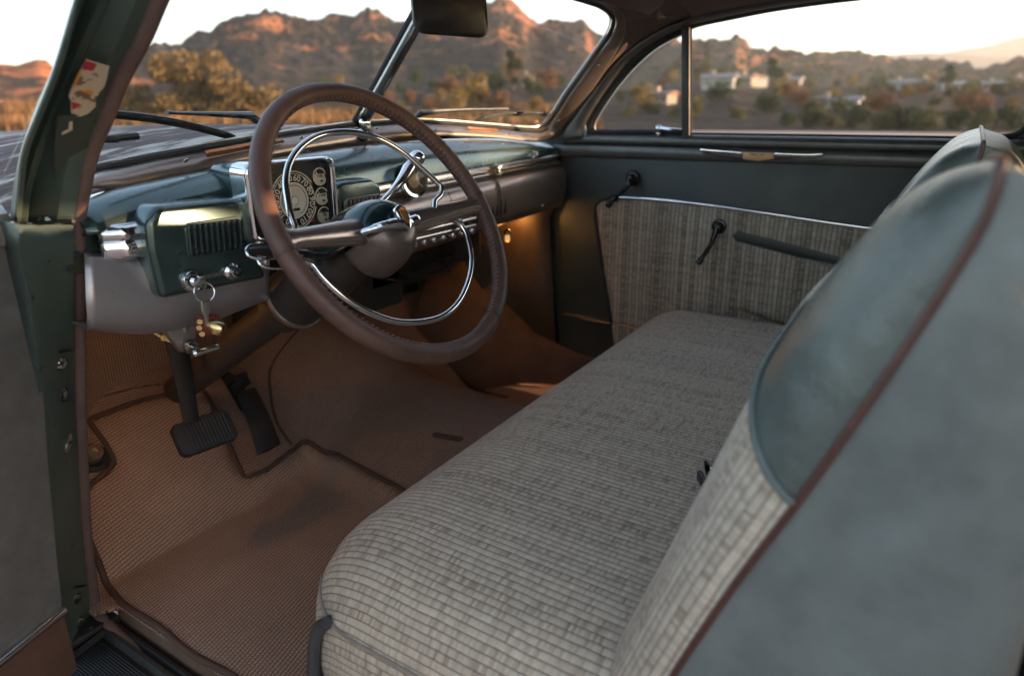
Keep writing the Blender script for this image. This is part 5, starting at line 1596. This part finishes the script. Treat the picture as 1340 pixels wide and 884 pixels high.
# valley trees
SPOTS = []
r9 = random.Random(21)
kinds = ['dark green', 'olive', 'yellowing', 'rusty brown']
def region(x): return ('in the middle of the windshield' if x < 640 else 'right of the windshield wipers' if x < 760 else 'behind the vent window' if x < 896 else 'in the front half of the side window' if x < 1110 else 'in the rear half of the side window')
for (x0, x1, n, d0, d1, hs) in ((420, 560, 8, 120, 220, .7), (560, 735, 22, 120, 240, .7), (775, 895, 20, 100, 380, .62), (900, 1110, 75, 85, 460, .62), (1110, 1345, 78, 80, 470, .62)):
    for k in range(n):
        x = x0+(x1-x0)*(k+r9.random())/n; t = r9.random(); d = d0+(d1-d0)*t
        kind = r9.choices(kinds, (5, 4, 2.2, 1.6))[0]
        SPOTS.append((x, d, kind, r9.uniform(.4, 1.05)*hs, region(x)))
ORD = 'first second third fourth fifth sixth seventh eighth ninth tenth eleventh twelfth thirteenth fourteenth fifteenth sixteenth seventeenth eighteenth nineteenth twentieth twenty-first twenty-second twenty-third twenty-fourth twenty-fifth twenty-sixth twenty-seventh twenty-eighth twenty-ninth thirtieth thirty-first thirty-second thirty-third thirty-fourth thirty-fifth thirty-sixth thirty-seventh thirty-eighth thirty-ninth fortieth forty-first forty-second forty-third forty-fourth forty-fifth'.split()
CNT = {}
for x, d, kind, s, rgn in sorted(SPOTS):
    k = CNT.get((kind, rgn), 0); CNT[(kind, rgn)] = k+1
    place_tree(kind, r9.randrange(2), ground_at(x, d), s, ORD[k]+' '+kind+' tree from the left '+rgn, 'trees in the valley')
for x, d, s in ((668, 150, 1.1), (1006, 140, 1.0), (1232, 150, .9)):
    place_tree('dark green', 5, ground_at(x, d), s*1.25, 'slim dark cypress '+region(x), None, slim=True)
# low green shrubs at the edge of the lot
SH = ((1058, 70, 'dark green', .34), (1085, 72, 'olive', .3), (1118, 70, 'dark green', .36), (1150, 66, 'olive', .34), (1178, 68, 'dark green', .42), (1215, 66, 'olive', .4), (1250, 70, 'dark green', .36), (1290, 68, 'olive', .34), (1325, 70, 'dark green', .4), (1030, 76, 'dark green', .30), (960, 90, 'olive', .34), (820, 95, 'olive', .34), (850, 100, 'dark green', .36), (880, 92, 'olive', .3), (600, 100, 'yellowing', .6), (622, 104, 'yellowing', .7), (640, 102, 'rusty brown', .6), (700, 100, 'yellowing', .45), (560, 100, 'rusty brown', .5), (735, 98, 'yellowing', .4), (520, 100, 'yellowing', .45))
CNT = {}; LAB = {}
for i in sorted(range(len(SH)), key=lambda q: SH[q][0]):
    key = (SH[i][2], region(SH[i][0])); CNT[key] = CNT.get(key, 0)+1; LAB[i] = ORD[CNT[key]-1]+' low '+key[0]+' shrub from the left '+key[1]
for i, (x, d, kind, s) in enumerate(SH):
    place_tree(kind, 3, ground_at(x, d)+np.array((0, 0, -.5)), s, LAB[i], 'shrubs along the edge of the lot', 'shrub')

# --- houses on the far side of the valley
def wallc(c): return simple('house_wall', c, .85, var=.06)
HW = [wallc((.33, .31, .29)), wallc((.26, .21, .17)), wallc((.22, .20, .20))]
HR = [simple('roof_tiles', (.20, .11, .08), .85), simple('grey_roof', (.16, .16, .17), .8), simple('pale_roof', (.15, .15, .16), .8)]
M_WIN = simple('house_window', (.02, .025, .03), .08)
def house(px, d, w, dp, h, mw, mr, rot, label, lift=0):
    p = ground_at(px, d)
    w, dp, h = w*.55, dp*.52, h*.50
    e = empty('house', tuple(p), label, 'house', 'houses across the valley'); e.rotation_euler = (0, 0, rot)
    g = G(); g.box((0, 0, h/2-1), (w, dp, h+2)); mk('wall', g, HW[mw], e)
    g = G(); o = .5
    P = [(-w/2-o, -dp/2-o, h+.02), (w/2+o, -dp/2-o, h+.02), (w/2+o, dp/2+o, h+.02), (-w/2-o, dp/2+o, h+.02), (-w/2-o, 0, h+dp*.22), (w/2+o, 0, h+dp*.22)]
    g.add(P, [(0, 1, 5, 4), (2, 3, 4, 5), (1, 2, 5), (3, 0, 4), (3, 2, 1, 0)]); rf = mk('roof', g, HR[mr], e)
    g = G(); g.box((w*.2, dp*.15, h+dp*.2), (.7, .7, 1.4)); mk('chimney', g, HW[1], rf)
    for s in (-1, 1):
        for k in range(3):
            g = G(); g.box((-w*.32+w*.32*k, s*(dp/2+.03), h*.55), (w*.16, .08, h*.36)); wd = mk('window', g, M_WIN, e)
    g = G(); g.box((w/2+.03, 0, h*.4), (.08, 1.1, h*.8)); mk('door', g, M_WIN, e)
    return e
for hpx, d, w, dp, h, mw, mr, rot, lb in (
    (935, 150, 11, 7, 4.2, 0, 2, 1.7, 'white house just behind the window bar, left of the others'), (972, 185, 8, 6, 3.6, 1, 0, 1.2, 'tan house with brown roof beside the white house'),
    (985, 190, 7, 6, 3.6, 0, 1, .9, 'small pale house with grey roof among trees'), (1030, 210, 9, 6, 3.5, 2, 1, 1.5, 'grey house half hidden by trees above the shrubs'),
    (1090, 120, 12, 5, 2.4, 0, 2, 1.6, 'long low white building with pale roof low behind the shrubs'), 
    (1178, 200, 14, 7, 3.4, 2, 2, 1.5, 'grey house with wide pale roof in the middle of the rear view'), (1205, 290, 7, 6, 4, 1, 0, .8, 'small tan house highest on the slope'),
    (1240, 215, 11, 7, 3.6, 0, 2, 1.9, 'white house with pale roof right of the cypress'), (1295, 220, 10, 6, 3.6, 1, 1, 1.4, 'tan house with grey roof far right'),
    (1330, 240, 11, 7, 3.8, 2, 0, 1.0, 'grey house with brown roof at the right end of the valley'), (626, 170, 8, 6, 3.8, 0, 1, .6, 'white house in trees below the hill, behind the wiper'),
    (688, 190, 7, 6, 5.2, 1, 0, .7, 'tall tan house lit orange under the rocky slope'), (862, 120, 7, 5, 3.0, 1, 0, 1.3, 'small tan house behind the vent window latch')):
    house(hpx, d, w, dp, h, mw, mr, rot, lb)

# --- evening haze over the valley
m = MT('haze'); m.n.remove(m.b)
pv = m.n.new('ShaderNodeVolumePrincipled'); pv.inputs['Color'].default_value = (.95, .86, .78, 1); pv.inputs['Density'].default_value = .00022; pv.inputs['Anisotropy'].default_value = .3
m.link(pv.outputs[0], m.out.inputs['Volume'])
g = G(); g.box((1500, 1500, 240), (9000, 9000, 484)); tag(mk('haze', g, m.m), kind='stuff')
